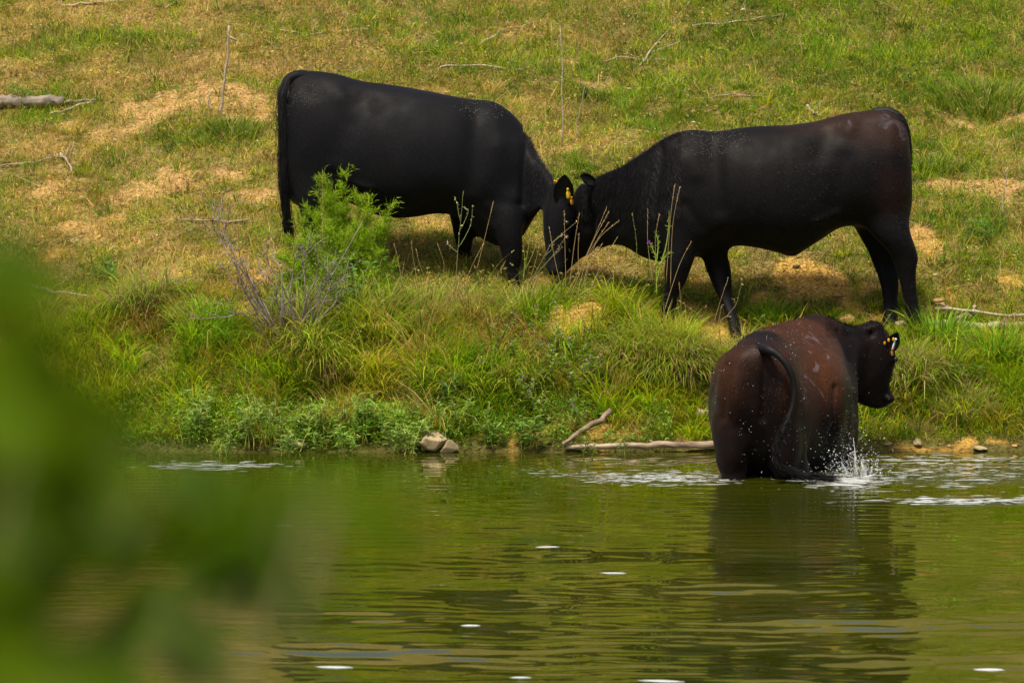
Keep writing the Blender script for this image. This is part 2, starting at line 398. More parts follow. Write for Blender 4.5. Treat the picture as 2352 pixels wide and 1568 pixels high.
_bp2 = N(M_water, 'ShaderNodeBump'); _bp2.inputs['Strength'].default_value = 1; _bp2.inputs['Distance'].default_value = .022
L(M_water, _ml.outputs[0], _bp2.inputs['Height']); L(M_water, _bp.outputs[0], _bp2.inputs['Normal']); L(M_water, _bp2.outputs[0], _b.inputs['Normal'])
o = g.build('water', M_water, smooth=True); o['kind'] = 'structure'

# ------------------------------------------------------------------ cows
def catmull(P, k):
    P = np.asarray(P, float); n = len(P); out = []
    for i in range(n - 1):
        p0, p1, p2, p3 = P[max(i - 1, 0)], P[i], P[i + 1], P[min(i + 2, n - 1)]
        for j in range(k):
            t = j / k
            out.append(.5 * ((2 * p1) + (-p0 + p2) * t + (2 * p0 - 5 * p1 + 4 * p2 - p3) * t * t + (-p0 + 3 * p1 - 3 * p2 + p3) * t ** 3))
    out.append(P[-1]); return np.array(out)
def loft(g, secs, n=24, k=4, ex=.9):
    """secs: rows of centre(3), a(3), b(3), narrowing of the upper half; rings swept and capped"""
    Q = catmull([np.concatenate([c, a, b, [w]]) for c, a, b, w in secs], k); V = []; th = np.arange(n) * 2 * PI / n
    c_, s_ = np.cos(th), np.sin(th)
    ce = np.sign(c_) * np.abs(c_) ** ex; se = np.sign(s_) * np.abs(s_) ** ex
    for q in Q:
        V.append(q[:3] + ce[:, None] * q[3:6] + (se * (1 - q[9] * c_))[:, None] * q[6:9])
    m = len(Q); V = np.concatenate(V + [Q[:1, :3], Q[-1:, :3]]); F = []
    for i in range(m - 1):
        for j in range(n):
            a, b = i * n + j, i * n + (j + 1) % n; F += [[a, b, b + n], [a, b + n, a + n]]
    for j in range(n):
        F += [[m * n, (j + 1) % n, j], [m * n + 1, (m - 1) * n + j, (m - 1) * n + (j + 1) % n]]
    g.add(V, F)
def sec_tb(t, b, y, w, k=.15, y2=None):
    """section between a top and a bottom point of the side view"""
    T = W(*t, y); B = W(*b, y if y2 is None else y2); return ((T + B) / 2, (T - B) / 2, np.array([0, w, 0.]), k)
def ell(g, c, r, seed=0):
    blob(g, c, r, rough=0, sub=3)
def relax(me, co, w, it):
    ne = len(me.edges); e = np.zeros(ne * 2, np.int32); me.edges.foreach_get('vertices', e); e = e.reshape(-1, 2); n = len(co)
    a = np.concatenate([e[:, 0], e[:, 1]]); b = np.concatenate([e[:, 1], e[:, 0]]); deg = np.bincount(a, minlength=n)[:, None] + 1e-9; co = co.astype(float)
    for _ in range(it):
        av = np.stack([np.bincount(a, weights=co[b, k], minlength=n) for k in range(3)], 1) / deg
        co = co + (av - co) * (.6 * w)[:, None]
    return co
def fuse(g, name, m, parent, voxel=.013, smooth=4, wf=None, it=60, mask=None, lines=()):
    me = g.mesh('tmp'); ob = bpy.data.objects.new('tmp', me); COL.objects.link(ob)
    r = ob.modifiers.new('r', 'REMESH'); r.mode = 'VOXEL'; r.voxel_size = voxel; r.use_smooth_shade = True
    s = ob.modifiers.new('s', 'SMOOTH'); s.iterations = smooth; s.factor = .5
    dg = bpy.context.evaluated_depsgraph_get(); me2 = bpy.data.meshes.new_from_object(ob.evaluated_get(dg)); me2.name = name
    bpy.data.objects.remove(ob); bpy.data.meshes.remove(me)
    off = Vector(world_loc(parent))
    co = np.zeros(len(me2.vertices) * 3, np.float32); me2.vertices.foreach_get('co', co); co = co.reshape(-1, 3)
    U, V_ = UV(co); co = relax(me2, co, wf(co, U, V_), it).astype(np.float32)
    if lines:
        # folds, hollows and muscle edges of the hide: pushed in or out along the surface normal
        me2.vertices.foreach_set('co', co.ravel()); me2.update(); q = np.zeros(len(co) * 3, np.float32); me2.vertices.foreach_get('normal', q); q = q.reshape(-1, 3); U, V_ = UV(co); dsp = np.zeros(len(co))
        for u0, v0, u1, v1, wd, am in lines:
            dx, dy = u1 - u0, v1 - v0; t = np.clip(((U - u0) * dx + (V_ - v0) * dy) / (dx * dx + dy * dy + 1e-6), 0, 1)
            dsp += am * np.exp(-((U - u0 - t * dx) ** 2 + (V_ - v0 - t * dy) ** 2) / wd ** 2)
        co = co + (q * dsp[:, None]).astype(np.float32)
    nv = len(co); me2.vertices.foreach_set('co', (co - np.array(off, np.float32)).ravel()); me2.update()
    nr = np.zeros(nv * 3, np.float32); me2.vertices.foreach_get('normal', nr)
    at = me2.color_attributes.new('col', 'FLOAT_COLOR', 'POINT'); mk = np.clip(mask(co, U, V_), 0, 1)[:, None]
    at.data.foreach_set('color', np.concatenate([mk, mk, mk, mk * 0 + 1], 1).astype(np.float32).ravel())
    me2.materials.clear(); me2.materials.append(m)
    me2.polygons.foreach_set('use_smooth', np.ones(len(me2.polygons), dtype=bool))
    o = bpy.data.objects.new(name, me2); COL.objects.link(o); o.parent = parent
    return o, co, nr.reshape(-1, 3)
def hide_mat(name, black, brown, rough, bump=1.0, streak=0.0):
    m = mat(name, black, rough, .09); b = m.node_tree.nodes['Principled BSDF']
    tc = N(m, 'ShaderNodeTexCoord'); n = N(m, 'ShaderNodeTexNoise'); n.inputs['Scale'].default_value = 4; n.inputs['Detail'].default_value = 5
    L(m, tc.outputs['Object'], n.inputs[0]); at = N(m, 'ShaderNodeAttribute', attribute_name='col')
    sub = N(m, 'ShaderNodeMath', operation='MULTIPLY_ADD'); sub.inputs[1].default_value = .9; sub.inputs[2].default_value = -.45; L(m, n.outputs[0], sub.inputs[0])
    mu = N(m, 'ShaderNodeMath', operation='ADD'); L(m, sub.outputs[0], mu.inputs[0]); L(m, at.outputs['Fac'], mu.inputs[1])
    r = ramp(m, [(.15, black), (.95, brown)]); L(m, mu.outputs[0], r.inputs[0])
    mp = N(m, 'ShaderNodeMapping'); mp.inputs['Scale'].default_value = (60, 60, 18); L(m, tc.outputs['Object'], mp.inputs[0])
    h = N(m, 'ShaderNodeTexNoise'); h.inputs['Scale'].default_value = 2.5; h.inputs['Detail'].default_value = 4; L(m, mp.outputs[0], h.inputs[0])
    hr = ramp(m, [(.3, (.6, .6, .6)), (.7, (1.4, 1.4, 1.4))]); L(m, h.outputs[0], hr.inputs[0])
    mm = N(m, 'ShaderNodeMix', data_type='RGBA', blend_type='MULTIPLY'); mm.inputs[0].default_value = 1
    L(m, r.outputs[0], mm.inputs[6]); L(m, hr.outputs[0], mm.inputs[7]); last = mm.outputs[2]
    if streak:
        # pale dried smears along the back
        q = N(m, 'ShaderNodeTexNoise'); q.inputs['Scale'].default_value = 7; q.inputs['Detail'].default_value = 7; q.inputs['Distortion'].default_value = 1.5; L(m, tc.outputs['Object'], q.inputs[0])
        q2 = N(m, 'ShaderNodeMath', operation='MULTIPLY_ADD'); q2.inputs[1].default_value = .35; L(m, at.outputs['Fac'], q2.inputs[0]); L(m, q.outputs[0], q2.inputs[2])
        qr = ramp(m, [(.93, (0, 0, 0)), (1.0, (streak,) * 3)]); L(m, q2.outputs[0], qr.inputs[0])
        m2 = N(m, 'ShaderNodeMix', data_type='RGBA'); m2.inputs[7].default_value = (.17, .16, .19, 1); L(m, qr.outputs[0], m2.inputs[0]); L(m, last, m2.inputs[6]); last = m2.outputs[2]
    L(m, last, b.inputs['Base Color'])
    w = N(m, 'ShaderNodeTexNoise'); w.inputs['Scale'].default_value = 6; w.inputs['Detail'].default_value = 2; L(m, tc.outputs['Object'], w.inputs[0])
    b1 = N(m, 'ShaderNodeBump'); b1.inputs['Strength'].default_value = .22 * bump; b1.inputs['Distance'].default_value = .02; L(m, w.outputs[0], b1.inputs['Height'])
    b2 = N(m, 'ShaderNodeBump'); b2.inputs['Strength'].default_value = .5; b2.inputs['Distance'].default_value = .0035; L(m, h.outputs[0], b2.inputs['Height'])
    L(m, b1.outputs[0], b2.inputs['Normal']); L(m, b2.outputs[0], b.inputs['Normal'])
    rr = ramp(m, [(.35, (rough - .08,) * 3), (.65, (rough + .12,) * 3)]); L(m, w.outputs[0], rr.inputs[0]); L(m, rr.outputs[0], b.inputs['Roughness'])
    b.inputs['Sheen Weight'].default_value = .04; b.inputs['Sheen Roughness'].default_value = .5; b.inputs['Sheen Tint'].default_value = (.5, .52, .6, 1)
    return m
M_h1 = hide_mat('black_hide', (.0040, .0040, .0047), (.0075, .0075, .009), .56)
M_h2 = hide_mat('black_brown_hide', (.0040, .0034, .0036), (.022, .010, .0065), .54, streak=.18)
M_h3 = hide_mat('wet_brown_hide', (.0075, .0042, .0036), (.056, .020, .0072), .44, streak=.35)
M_hair = mat('black_hair', (.006, .0055, .006), .6, .22)
M_coat = mat('coat_hair', (.010, .0098, .011), .5, .22)
M_coatb = mat('brown_coat_hair', (.034, .014, .007), .5, .22)
M_hoof = mat('hoof', (.010, .009, .008), .7, .15)
M_eye = mat('eye', (.01, .008, .008), .2, .5)
M_tagY = mat('yellow_plastic', (.62, .38, .008), .5, .3)
M_tagO = mat('orange_plastic', (.50, .20, .008), .5, .3)
M_tagW = mat('white_plastic', (.70, .72, .74), .4, .4)

def hairs(name, parent, co, nr, n, flow, ln, wd, m, sel=None):
    idx = np.arange(len(co)) if sel is None else np.where(sel)[0]
    i = rng.choice(idx, n); p = co[i] + rng.normal(0, .004, (n, 3)); nn = nr[i]
    f = np.asarray(flow, float); f = f - (nn * (nn @ f)[:, None]); f /= np.linalg.norm(f, axis=1, keepdims=True) + 1e-6
    d = f * .85 + nn * .42 + rng.normal(0, .16, (n, 3)); d /= np.linalg.norm(d, axis=1, keepdims=True)
    sd = np.cross(d, nn); sd /= np.linalg.norm(sd, axis=1, keepdims=True) + 1e-6
    ll = (ln * rng.uniform(.5, 1.4, n))[:, None]
    p = p - nn * .003
    V = np.stack([p - sd * wd, p + sd * wd, p + d * ll], 1).reshape(-1, 3)
    g = Geo(); g.add(V, np.arange(3 * n).reshape(-1, 3)); return g.build(name, m, parent)
def hoof(parent, c, fwd, r=.046):
    c = c + np.array([0, 0, -.022])
    g = Geo(); f = np.array([fwd[0], fwd[1], 0]); f = f / np.linalg.norm(f); s = np.array([-f[1], f[0], 0])
    for sg in (-1, 1):
        secs = [(c + s * sg * r * .45 + f * o, f * a, s * r * .46, 0) for o, a in ((0, r * .8), (.012, r * .95), (.02, r * 1.15))]
        secs = [(q[0] + np.array([0, 0, z]), q[1], q[2], 0) for q, z in zip(secs, (.065, .03, -.012))]
        loft(g, secs, n=10, k=2, ex=.8)
    return g.build('hoof', M_hoof, parent, smooth=True)
def ear(parent, base, tip, width, nrm, m, cup=.35):
    """leaf-shaped cupped ear with thickness"""
    base, tip, nrm = map(lambda a: np.asarray(a, float), (base, tip, nrm)); ax = tip - base; Ln = np.linalg.norm(ax); ax /= Ln
    sd = np.cross(ax, nrm); sd /= np.linalg.norm(sd); nn = np.cross(sd, ax)
    prof = [(0, .30), (.12, .55), (.3, .92), (.5, 1.0), (.7, .86), (.87, .5), (.97, .22), (1, .06)]
    V = []; nu = 7
    for side in (0, 1):
        for t, w in prof:
            for j in range(nu):
                q = (j / (nu - 1) * 2 - 1)
                dep = cup * width * .5 * (1 - q * q) * w
                V.append(base + ax * Ln * t + sd * q * w * width * .5 - nn * (dep + side * .008 * (1 - .6 * abs(q))))
    F = []; m_ = len(prof) * nu
    for s_ in (0, 1):
        for i in range(len(prof) - 1):
            for j in range(nu - 1):
                a = s_ * m_ + i * nu + j
                q = [[a, a + 1, a + nu + 1], [a, a + nu + 1, a + nu]]
                F += q if s_ == 0 else [r[::-1] for r in q]
    for i in range(len(prof) - 1):
        for j in (0, nu - 1):
            a = i * nu + j; F += [[a, a + nu, a + nu + m_], [a, a + nu + m_, a + m_]]
    g = Geo(); g.add(V, F); o = g.build('ear', m, parent, smooth=True)
    # tufts of hair inside and along the rim
    n = 500; t = rng.uniform(.1, 1, n); q = rng.choice([-1, 1], n) * rng.uniform(.6, 1, n)
    w = np.interp(t, [a for a, _ in prof], [b for _, b in prof])
    p = base + ax * (Ln * t)[:, None] + sd * (q * w * width * .5)[:, None]
    d = sd * (np.sign(q) * .5)[:, None] + ax * .7 + rng.normal(0, .25, (n, 3)); d /= np.linalg.norm(d, axis=1, keepdims=True)
    g2 = Geo(); g2.add(np.stack([p - nn * .0012, p + nn * .0012, p + d * rng.uniform(.008, .028, n)[:, None]], 1).reshape(-1, 3), np.arange(3 * n).reshape(-1, 3))
    g2.build('ear_hair', M_hair, o)
    return o
def ear_tag(parent, c, ax, nrm, h, w, m, label=None):
    """flap tag: rounded tapering plate hanging from a button"""
    c, ax, nrm = map(lambda a: np.asarray(a, float), (c, ax, nrm)); ax = ax / np.linalg.norm(ax); sd = np.cross(ax, nrm); sd /= np.linalg.norm(sd); nn = np.cross(sd, ax)
    out = [(0, .34), (.12, .42), (.3, .5), (.45, .95), (.55, 1), (.9, 1), (1, .8)]
    V = []
    for z in (0, .004):
        for t, q in out: V += [c + ax * h * t - sd * w * .5 * q + nn * z, c + ax * h * t + sd * w * .5 * q + nn * z]
    F = []; k = len(out) * 2
    for i in range(len(out) - 1):
        a = 2 * i; F += [[a, a + 2, a + 3], [a, a + 3, a + 1], [k + a, k + a + 3, k + a + 2], [k + a, k + a + 1, k + a + 3],
                         [a, k + a, k + a + 2], [a, k + a + 2, a + 2], [a + 1, a + 3, k + a + 3], [a + 1, k + a + 3, k + a + 1]]
    F += [[0, 1, k + 1], [0, k + 1, k], [k - 2, 2 * k - 2, 2 * k - 1], [k - 2, 2 * k - 1, k - 1]]
    g = Geo(); g.add(V, F); blob(g, c + ax * h * .1 + nn * .006, (.008, .008, .008), rough=0, sub=1)
    o = g.build('ear_tag', m, parent)
    if label: o['label'] = label
    return o
def tail(parent, pts, rad, m, sw_from, sw_len, spread, flow, n=900, name='tail'):
    pts = catmull(pts, 6); g = Geo(); m_ = len(pts)
    r = np.interp(np.linspace(0, 1, m_), [0, .15, .6, 1], rad); tube(g, pts, r, n=10)
    o = g.build(name, m, parent, smooth=True)
    # switch and the longer hair down its back
    i0 = int(sw_from * (m_ - 1)); k = rng.integers(i0, m_, n); f = (k - i0) / max(1, m_ - 1 - i0)
    p = pts[k] + rng.normal(0, 1, (n, 3)) * r[k][:, None] * .6
    tg = np.gradient(pts, axis=0); tg /= np.linalg.norm(tg, axis=1, keepdims=True); t = tg[k]
    flow = np.asarray(flow, float)
    d1 = t + rng.normal(0, spread * .6, (n, 3)); d1 /= np.linalg.norm(d1, axis=1, keepdims=True)
    ln = (sw_len * (.35 + .65 * f) * rng.uniform(.5, 1.1, n))[:, None]
    d2 = d1 * .6 + flow * .6 + rng.normal(0, spread, (n, 3)); d2 /= np.linalg.norm(d2, axis=1, keepdims=True)
    sd = np.cross(d1, rng.standard_normal((n, 3))); sd /= np.linalg.norm(sd, axis=1, keepdims=True); w = .0016
    q = p + d1 * ln * .5; e = q + d2 * ln * .5
    V = np.stack([p - sd * w, p + sd * w, q - sd * w * .8, q + sd * w * .8, e], 1)
    F = np.array([[0, 1, 3], [0, 3, 2], [2, 3, 4]])[None] + (np.arange(n) * 5)[:, None, None]
    g2 = Geo(); g2.add(V.reshape(-1, 3), F.reshape(-1, 3)); g2.build('tail_hair', M_hair, o)
    return o
def leg(g, rows, yc, n=16):
    """rows: left edge u, right edge u, v, half depth, y shift"""
    secs = []
    for uL, uR, v, w, dy in rows:
        A = W(uL, v, yc + dy); B = W(uR, v, yc + dy); secs.append(((A + B) / 2, (B - A) / 2, np.array([0, w, 0.]), 0))
    loft(g, secs, n=n, k=3, ex=.95); return secs[-1][0]
def foot(g, uL, uR, v, w, yc, dv=0):
    pass

# --- cow 1: black cow on the left, head down to the right
Y1 = 2.12
c1 = W(950, 640, Y1)
cow1 = thing('cow', 'solid black cow with smooth coat on the left, yellow-tagged head lowered to the right', 'cow', (c1[0], Y1, float(terrain(c1[0], Y1))))
g = Geo()
T = [((648, 196), (650, 370), .09, .1), ((656, 176), (652, 430), .18, .1), ((678, 161), (668, 465), .24, .12), ((712, 160), (700, 480), .27, .16), ((770, 166), (765, 455), .285, .25),
     ((829, 184), (830, 480), .31, .22), ((885, 191), (885, 501), .355, .2), ((950, 202), (950, 500), .37, .2), ((1015, 214), (1012, 490), .35, .2),
     ((1071, 225), (1068, 505), .31, .24), ((1119, 228), (1112, 550), .275, .28), ((1163, 245), (1148, 566), .24, .2), ((1199, 282), (1178, 560), .20, .1)]
secs = [sec_tb(t, b, Y1, w, k) for t, b, w, k in T]
secs += [sec_tb((1222, 322), (1205, 540), Y1 - .04, .16, .05), sec_tb((1243, 368), (1222, 515), Y1 - .15, .125, 0), sec_tb((1272, 408), (1240, 485), Y1 - .27, .105, 0)]
loft(g, secs, n=32)
H = [((1296, 404), (1258, 440), .085), ((1316, 440), (1247, 482), .115), ((1318, 492), (1247, 528), .115), ((1309, 545), (1252, 568), .085), ((1298, 590), (1252, 600), .066), ((1293, 618), (1254, 622), .064), ((1284, 632), (1262, 632), .04)]
loft(g, [sec_tb(a, b, Y1 - .34 - .02 * i, w, 0) for i, (a, b, w) in enumerate(H)], n=20)
# muscles: thigh, hip, shoulder, forearm
for sg in (-1, 1):
    ell(g, W(712, 350, Y1 + sg * .16), (.15, .115, .30))
    ell(g, W(1145, 390, Y1 + sg * .14), (.16, .11, .26)); ell(g, W(1165 if sg < 0 else 1100, 480, Y1 + sg * .14), (.11, .10, .20))
ell(g, W(1125, 515, Y1 - .05), (.10, .12, .12))
zf = lambda x, y: float(terrain(x, y))
def vground(u, y):
    x = (u - 1176) / FPX * (y + 28); return UV(np.array([x, y, zf(x, y)]))[1]
FL = Y1 - .22
vg = vground(1180, FL)
leg(g, [(1135, 1195, 400, .05, .08), (1122, 1206, 450, .085, .05), (1125, 1206, 495, .09, .02), (1133, 1203, 530, .08, 0), (1148, 1200, 572, .062, 0), (1156, 1199, 598, .052, 0), (1163, 1192, 622, .036, 0), (1166, 1194, vg - 18, .042, 0), (1163, 1199, vg + 2, .048, 0)], FL)
FR = Y1 + .20; vg2 = vground(1065, FR)
leg(g, [(1030, 1110, 460, .09, 0), (1031, 1098, 505, .085, 0), (1040, 1090, 540, .065, 0), (1049, 1084, 568, .05, 0), (1052, 1080, 580, .038, 0), (1055, 1082, vg2 - 8, .042, 0), (1052, 1086, vg2 + 10, .048, 0)], FR)
HL = Y1 - .20; vg3 = vground(690, HL)
leg(g, [(690, 770, 350, .06, .08), (668, 795, 400, .10, .04), (672, 775, 440, .105, .01), (682, 755, 475, .09, 0), (690, 745, 510, .065, 0), (692, 738, 545, .05, 0), (690, 728, 570, .045, 0), (692, 722, 590, .036, 0), (692, 722, vg3 - 16, .04, 0), (688, 728, vg3 + 2, .048, 0)], HL)
HR = Y1 + .2; vg4 = vground(760, HR)
leg(g, [(690, 830, 385, .12, 0), (720, 815, 430, .10, 0), (735, 800, 475, .08, 0), (750, 800, 520, .055, 0), (752, 792, 550, .045, 0), (752, 784, 575, .036, 0), (752, 784, vg4 - 10, .04, 0), (748, 790, vg4 + 8, .048, 0)], HR)
body, co, nr = fuse(g, 'body', M_h1, cow1, wf=lambda c, U, V: (1 - sstep(500, 570, V)) * (1 - .85 * sstep(1225, 1250, U)), mask=lambda c, U, V: .5 + 0 * U,
    lines=[(775, 212, 782, 222, 20, .014), (835, 232, 850, 262, 24, -.016), (800, 290, 770, 350, 34, -.016), (700, 250, 700, 400, 30, .008), (1090, 270, 1078, 430, 22, -.014), (1128, 250, 1145, 330, 20, .010), (1150, 330, 1110, 420, 26, .008),
           (1207, 300, 1200, 470, 8, -.016), (1190, 330, 1188, 450, 16, .008), (760, 400, 800, 425, 14, -.014), (800, 418, 850, 432, 9, .012), (1090, 470, 1120, 500, 16, -.014), (950, 260, 930, 430, 40, .006), (1120, 460, 1190, 470, 14, -.006), (870, 210, 1050, 240, 12, .004)])
for u, y in ((1182, FL), (1069, FR), (708, HL), (769, HR)):
    x = (u - 1176) / FPX * (y + 28); hoof(cow1, np.array([x, y, zf(x, y)]), (1, -.1))
U, V_ = UV(co)
hairs('coat', cow1, co, nr, 16000, (-1, 0, -.45), .016, .0009, M_coat)
hairs('neck_hair', cow1, co, nr, 5000, (.4, 0, .3), .03, .001, M_hair, sel=(U > 1200) & (V_ < 460))
tail(cow1, [W(700, 178, Y1 - .04), W(678, 176, Y1 - .07), W(659, 190, Y1 - .10), W(651, 225, Y1 - .15), W(650, 280, Y1 - .18), W(651, 340, Y1 - .19), W(652, 400, Y1 - .19), W(655, 460, Y1 - .18), W(662, 520, Y1 - .16)],
     [.05, .038, .031, .024], M_h1, .30, .19, .13, (0, 0, -1), 3000)
eb = W(1292, 478, Y1 - .46)
e1 = ear(cow1, eb, W(1297, 402, Y1 - .52), .135, (.0, -1, .05), M_hair, .28)
ear_tag(e1, W(1303, 432, Y1 - .545), (.13, 0, -1), (.55, -1, 0), .070, .030, M_tagY, 'dusty yellow flap tag')
ear_tag(e1, W(1311, 452, Y1 - .53), (.16, 0, -1), (1.2, -1, 0), .052, .030, M_tagO, 'orange tag behind the yellow one')
ear_tag(e1, W(1274, 415, Y1 - .50), (.45, 0, -.6), (-.4, -1, .3), .02, .03, M_tagY)
g = Geo(); ell(g, W(1302, 512, Y1 - .475), (.02, .016, .017)); g.build('eye', M_eye, cow1, smooth=True)

# --- cow 2: black cow with brownish back, head down to the left
Y2 = 1.55
cow2 = thing('cow', 'black cow with brown-tinged back on the right, grazing with head lowered to the left', 'cow', (W(1800, 700, Y2)[0], Y2, zf(W(1800, 700, Y2)[0], Y2)))
g = Geo()
T = [((2088, 310), (2094, 420), .08, .1), ((2080, 276), (2094, 480), .16, .1), ((2054, 249), (2082, 515), .215, .14), ((2020, 246), (2040, 530), .245, .2), ((1975, 254), (1985, 522), .265, .28), ((1935, 259), (1935, 520), .275, .3),
     ((1890, 271), (1895, 545), .29, .28), ((1850, 281), (1858, 568), .325, .25), ((1800, 286), (1812, 584), .35, .22), ((1742, 288), (1755, 573), .35, .22), ((1690, 293), (1700, 564), .33, .24),
     ((1645, 300), (1655, 568), .29, .3), ((1600, 294), (1610, 586), .265, .36), ((1565, 297), (1562, 600), .25, .34), ((1525, 314), (1520, 602), .215, .2), ((1478, 346), (1474, 592), .165, .1)]
secs = [sec_tb(t, b, Y2, w, k) for t, b, w, k in T]
secs += [sec_tb((1432, 374), (1438, 572), Y2 + .07, .135, .05), sec_tb((1390, 396), (1402, 566), Y2 + .20, .125, 0), sec_tb((1352, 416), (1376, 574), Y2 + .30, .12, 0)]
loft(g, secs, n=32)
H = [((1340, 416), (1388, 500), .10), ((1322, 436), (1384, 545), .125), ((1304, 478), (1360, 580), .12), ((1287, 525), (1338, 592), .10), ((1275, 568), (1318, 608), .078), ((1268, 598), (1304, 622), .072), ((1270, 618), (1292, 632), .045)]
loft(g, [sec_tb(a, b, Y2 + .36 + .015 * i, w, 0) for i, (a, b, w) in enumerate(H)], n=20)
for sg in (-1, 1):
    ell(g, W(2036, 410, Y2 + sg * .15), (.13, .11, .28)); ell(g, W(1585, 430, Y2 + sg * .135), (.15, .11, .25))
ell(g, W(1568, 520, Y2 - .14), (.11, .09, .18)); ell(g, W(1640, 530, Y2 + .13), (.09, .08, .14))
ell(g, W(1505, 560, Y2 - .03), (.10, .09, .09)); ell(g, W(1818, 560, Y2), (.10, .11, .09))
FL = Y2 - .20
# near foreleg, planted forward; far foreleg stepping back and down
vn = vground(1532, FL)
leg(g, [(1540, 1610, 440, .05, .08), (1522, 1622, 500, .085, .05), (1524, 1612, 550, .085, .02), (1527, 1598, 592, .075, 0), (1525, 1585, 622, .062, 0), (1526, 1576, 648, .055, 0), (1524, 1562, 672, .040, 0), (1520, 1553, 700, .036, 0), (1517, 1549, max(vn - 18, 712), .042, 0), (1513, 1552, max(vn + 2, 722), .048, 0)], FL)
FR = Y2 + .02; vf = vground(1695, FR - .3)
leg(g, [(1600, 1672, 540, .085, 0), (1608, 1673, 580, .08, 0), (1620, 1679, 615, .066, 0), (1634, 1682, 650, .052, -.06), (1648, 1683, 680, .040, -.10), (1662, 1691, 712, .036, -.16), (1672, 1700, 744, .040, -.22), (1676, 1706, 775, .045, -.28), (1680, 1712, max(vf, 795), .048, -.3)], FR)
HN = Y2 - .18; vh = vground(2098, HN)
leg(g, [(1985, 2075, 430, .06, .08), (1960, 2090, 480, .095, .05), (1990, 2094, 530, .095, .02), (2022, 2103, 562, .07, 0), (2046, 2111, 590, .055, 0), (2058, 2105, 618, .045, 0), (2066, 2105, 650, .038, 0), (2075, 2109, 690, .036, 0), (2080, 2115, 722, .042, 0), (2082, 2120, max(vh, 748), .05, 0)], HN)
HF = Y2 + .16; vh2 = vground(2046, HF - .2)
leg(g, [(1930, 2075, 470, .11, 0), (1956, 2075, 520, .10, 0), (1978, 2070, 555, .07, 0), (1998, 2066, 592, .058, 0), (2014, 2066, 630, .046, -.04), (2024, 2064, 665, .040, -.08), (2028, 2062, 700, .038, -.12), (2026, 2064, 722, .042, -.16), (2026, 2068, max(vh2, 742), .05, -.2)], HF)
body, co, nr = fuse(g, 'body', M_h2, cow2, wf=lambda c, U, V: (1 - sstep(560, 620, V)) * (.15 + .85 * sstep(1390, 1440, U)) * (1 - .7 * sstep(1940, 1960, U) * sstep(520, 560, V)),
    lines=[(1957, 285, 1950, 296, 18, .016), (1900, 310, 1885, 350, 26, -.018), (1935, 370, 1920, 470, 26, -.014), (1990, 380, 2000, 470, 26, .010), (2050, 300, 2060, 470, 18, .006), (1640, 330, 1655, 480, 18, -.016), (1590, 330, 1600, 400, 22, .012), (1555, 360, 1535, 440, 16, .010),
           (1520, 340, 1500, 480, 10, -.012), (1870, 510, 1925, 490, 9, .014), (1640, 545, 1680, 530, 10, -.012), (1750, 330, 1740, 480, 9, .002), (1785, 330, 1778, 490, 9, .002), (1820, 340, 1816, 490, 9, .0018), (1715, 330, 1705, 470, 9, .0018), (1440, 420, 1420, 520, 12, -.008), (1480, 400, 1455, 520, 10, .006), (1400, 450, 1350, 520, 10, -.010), (1575, 470, 1610, 520, 12, -.010)], mask=lambda c, U, V: np.maximum((1 - sstep(270, 350, V + .25 * (U - 1900) * -1)) * sstep(1600, 1750, U), .55 * np.exp(-((U - 2060) / 60) ** 2 - ((V - 440) / 90) ** 2)))
for u, y, v in ((1533, FL, vn), (1696, FR - .3, vf), (2101, HN, vh), (2047, HF - .2, vh2)):
    x = (u - 1176) / FPX * (y + 28); hoof(cow2, np.array([x, y, zf(x, y)]), (-1, -.1))
U, V_ = UV(co)
hairs('coat', cow2, co, nr, 16000, (1, 0, -.45), .018, .0009, M_coat)
hairs('mane', cow2, co, nr, 12000, (.25, 0, -.4), .045, .0011, M_hair, sel=(U < 1560) & (U > 1330) & (V_ < 500))
tail(cow2, [W(2010, 262, Y2 - .01), W(2040, 257, Y2 - .03), W(2070, 276, Y2 - .05), W(2084, 322, Y2 - .03), W(2086, 385, Y2 + .05), W(2076, 450, Y2 + .14), W(2066, 520, Y2 + .16)],
     [.042, .032, .024, .012], M_hair, .1, .05, .3, (.3, 0, -1), 1200)
e2 = ear(cow2, W(1372, 424, Y2 + .22), W(1334, 404, Y2 + .16), .085, (-.2, -.75, .5), M_hair, .3)
g = Geo(); ell(g, W(1312, 500, Y2 + .27), (.018, .014, .015)); g.build('eye', M_eye, cow2, smooth=True)

# --- cow 3: wet brown-black cow wading, seen from behind
cow3 = thing('cow', 'wet brown-black cow seen from behind, wading belly-deep in the pond and looking right', 'cow', (1.5, -1.45, -.45))
O3 = np.array([1.440, -1.62, 0.])
#   forward, right shift, top, bottom, half width, heading (deg), narrowing
ST = [(-.01, 0, .70, .42, .05, 5, 0), (.02, 0, .765, .30, .12, 5, .05), (.07, .005, .80, .18, .185, 6, .1), (.18, .02, .835, .06, .245, 8, .15), (.34, .045, .858, -.02, .28, 10, .22), (.55, .09, .852, -.06, .34, 13, .22),
      (.78, .165, .850, -.08, .40, 17, .16), (.98, .24, .862, -.08, .40, 22, .2), (1.16, .33, .878, -.10, .34, 28, .3), (1.30, .45, .90, -.08, .27, 36, .35)]
g = Geo(); secs = []
for s, r, zt, zb, w, hd, k in ST:
    h = math.radians(hd); c = O3 + np.array([r, s, (zt + zb) / 2]); secs.append((c, np.array([0, 0, (zt - zb) / 2]), np.array([math.cos(h), -math.sin(h), 0]) * w, k))
def rsec(t, b, y, w, hd, k=0):
    T_ = W(*t, y); B = W(*b, y); h = math.radians(hd); return ((T_ + B) / 2, (T_ - B) / 2, np.array([math.cos(h), -math.sin(h), 0]) * w, k)
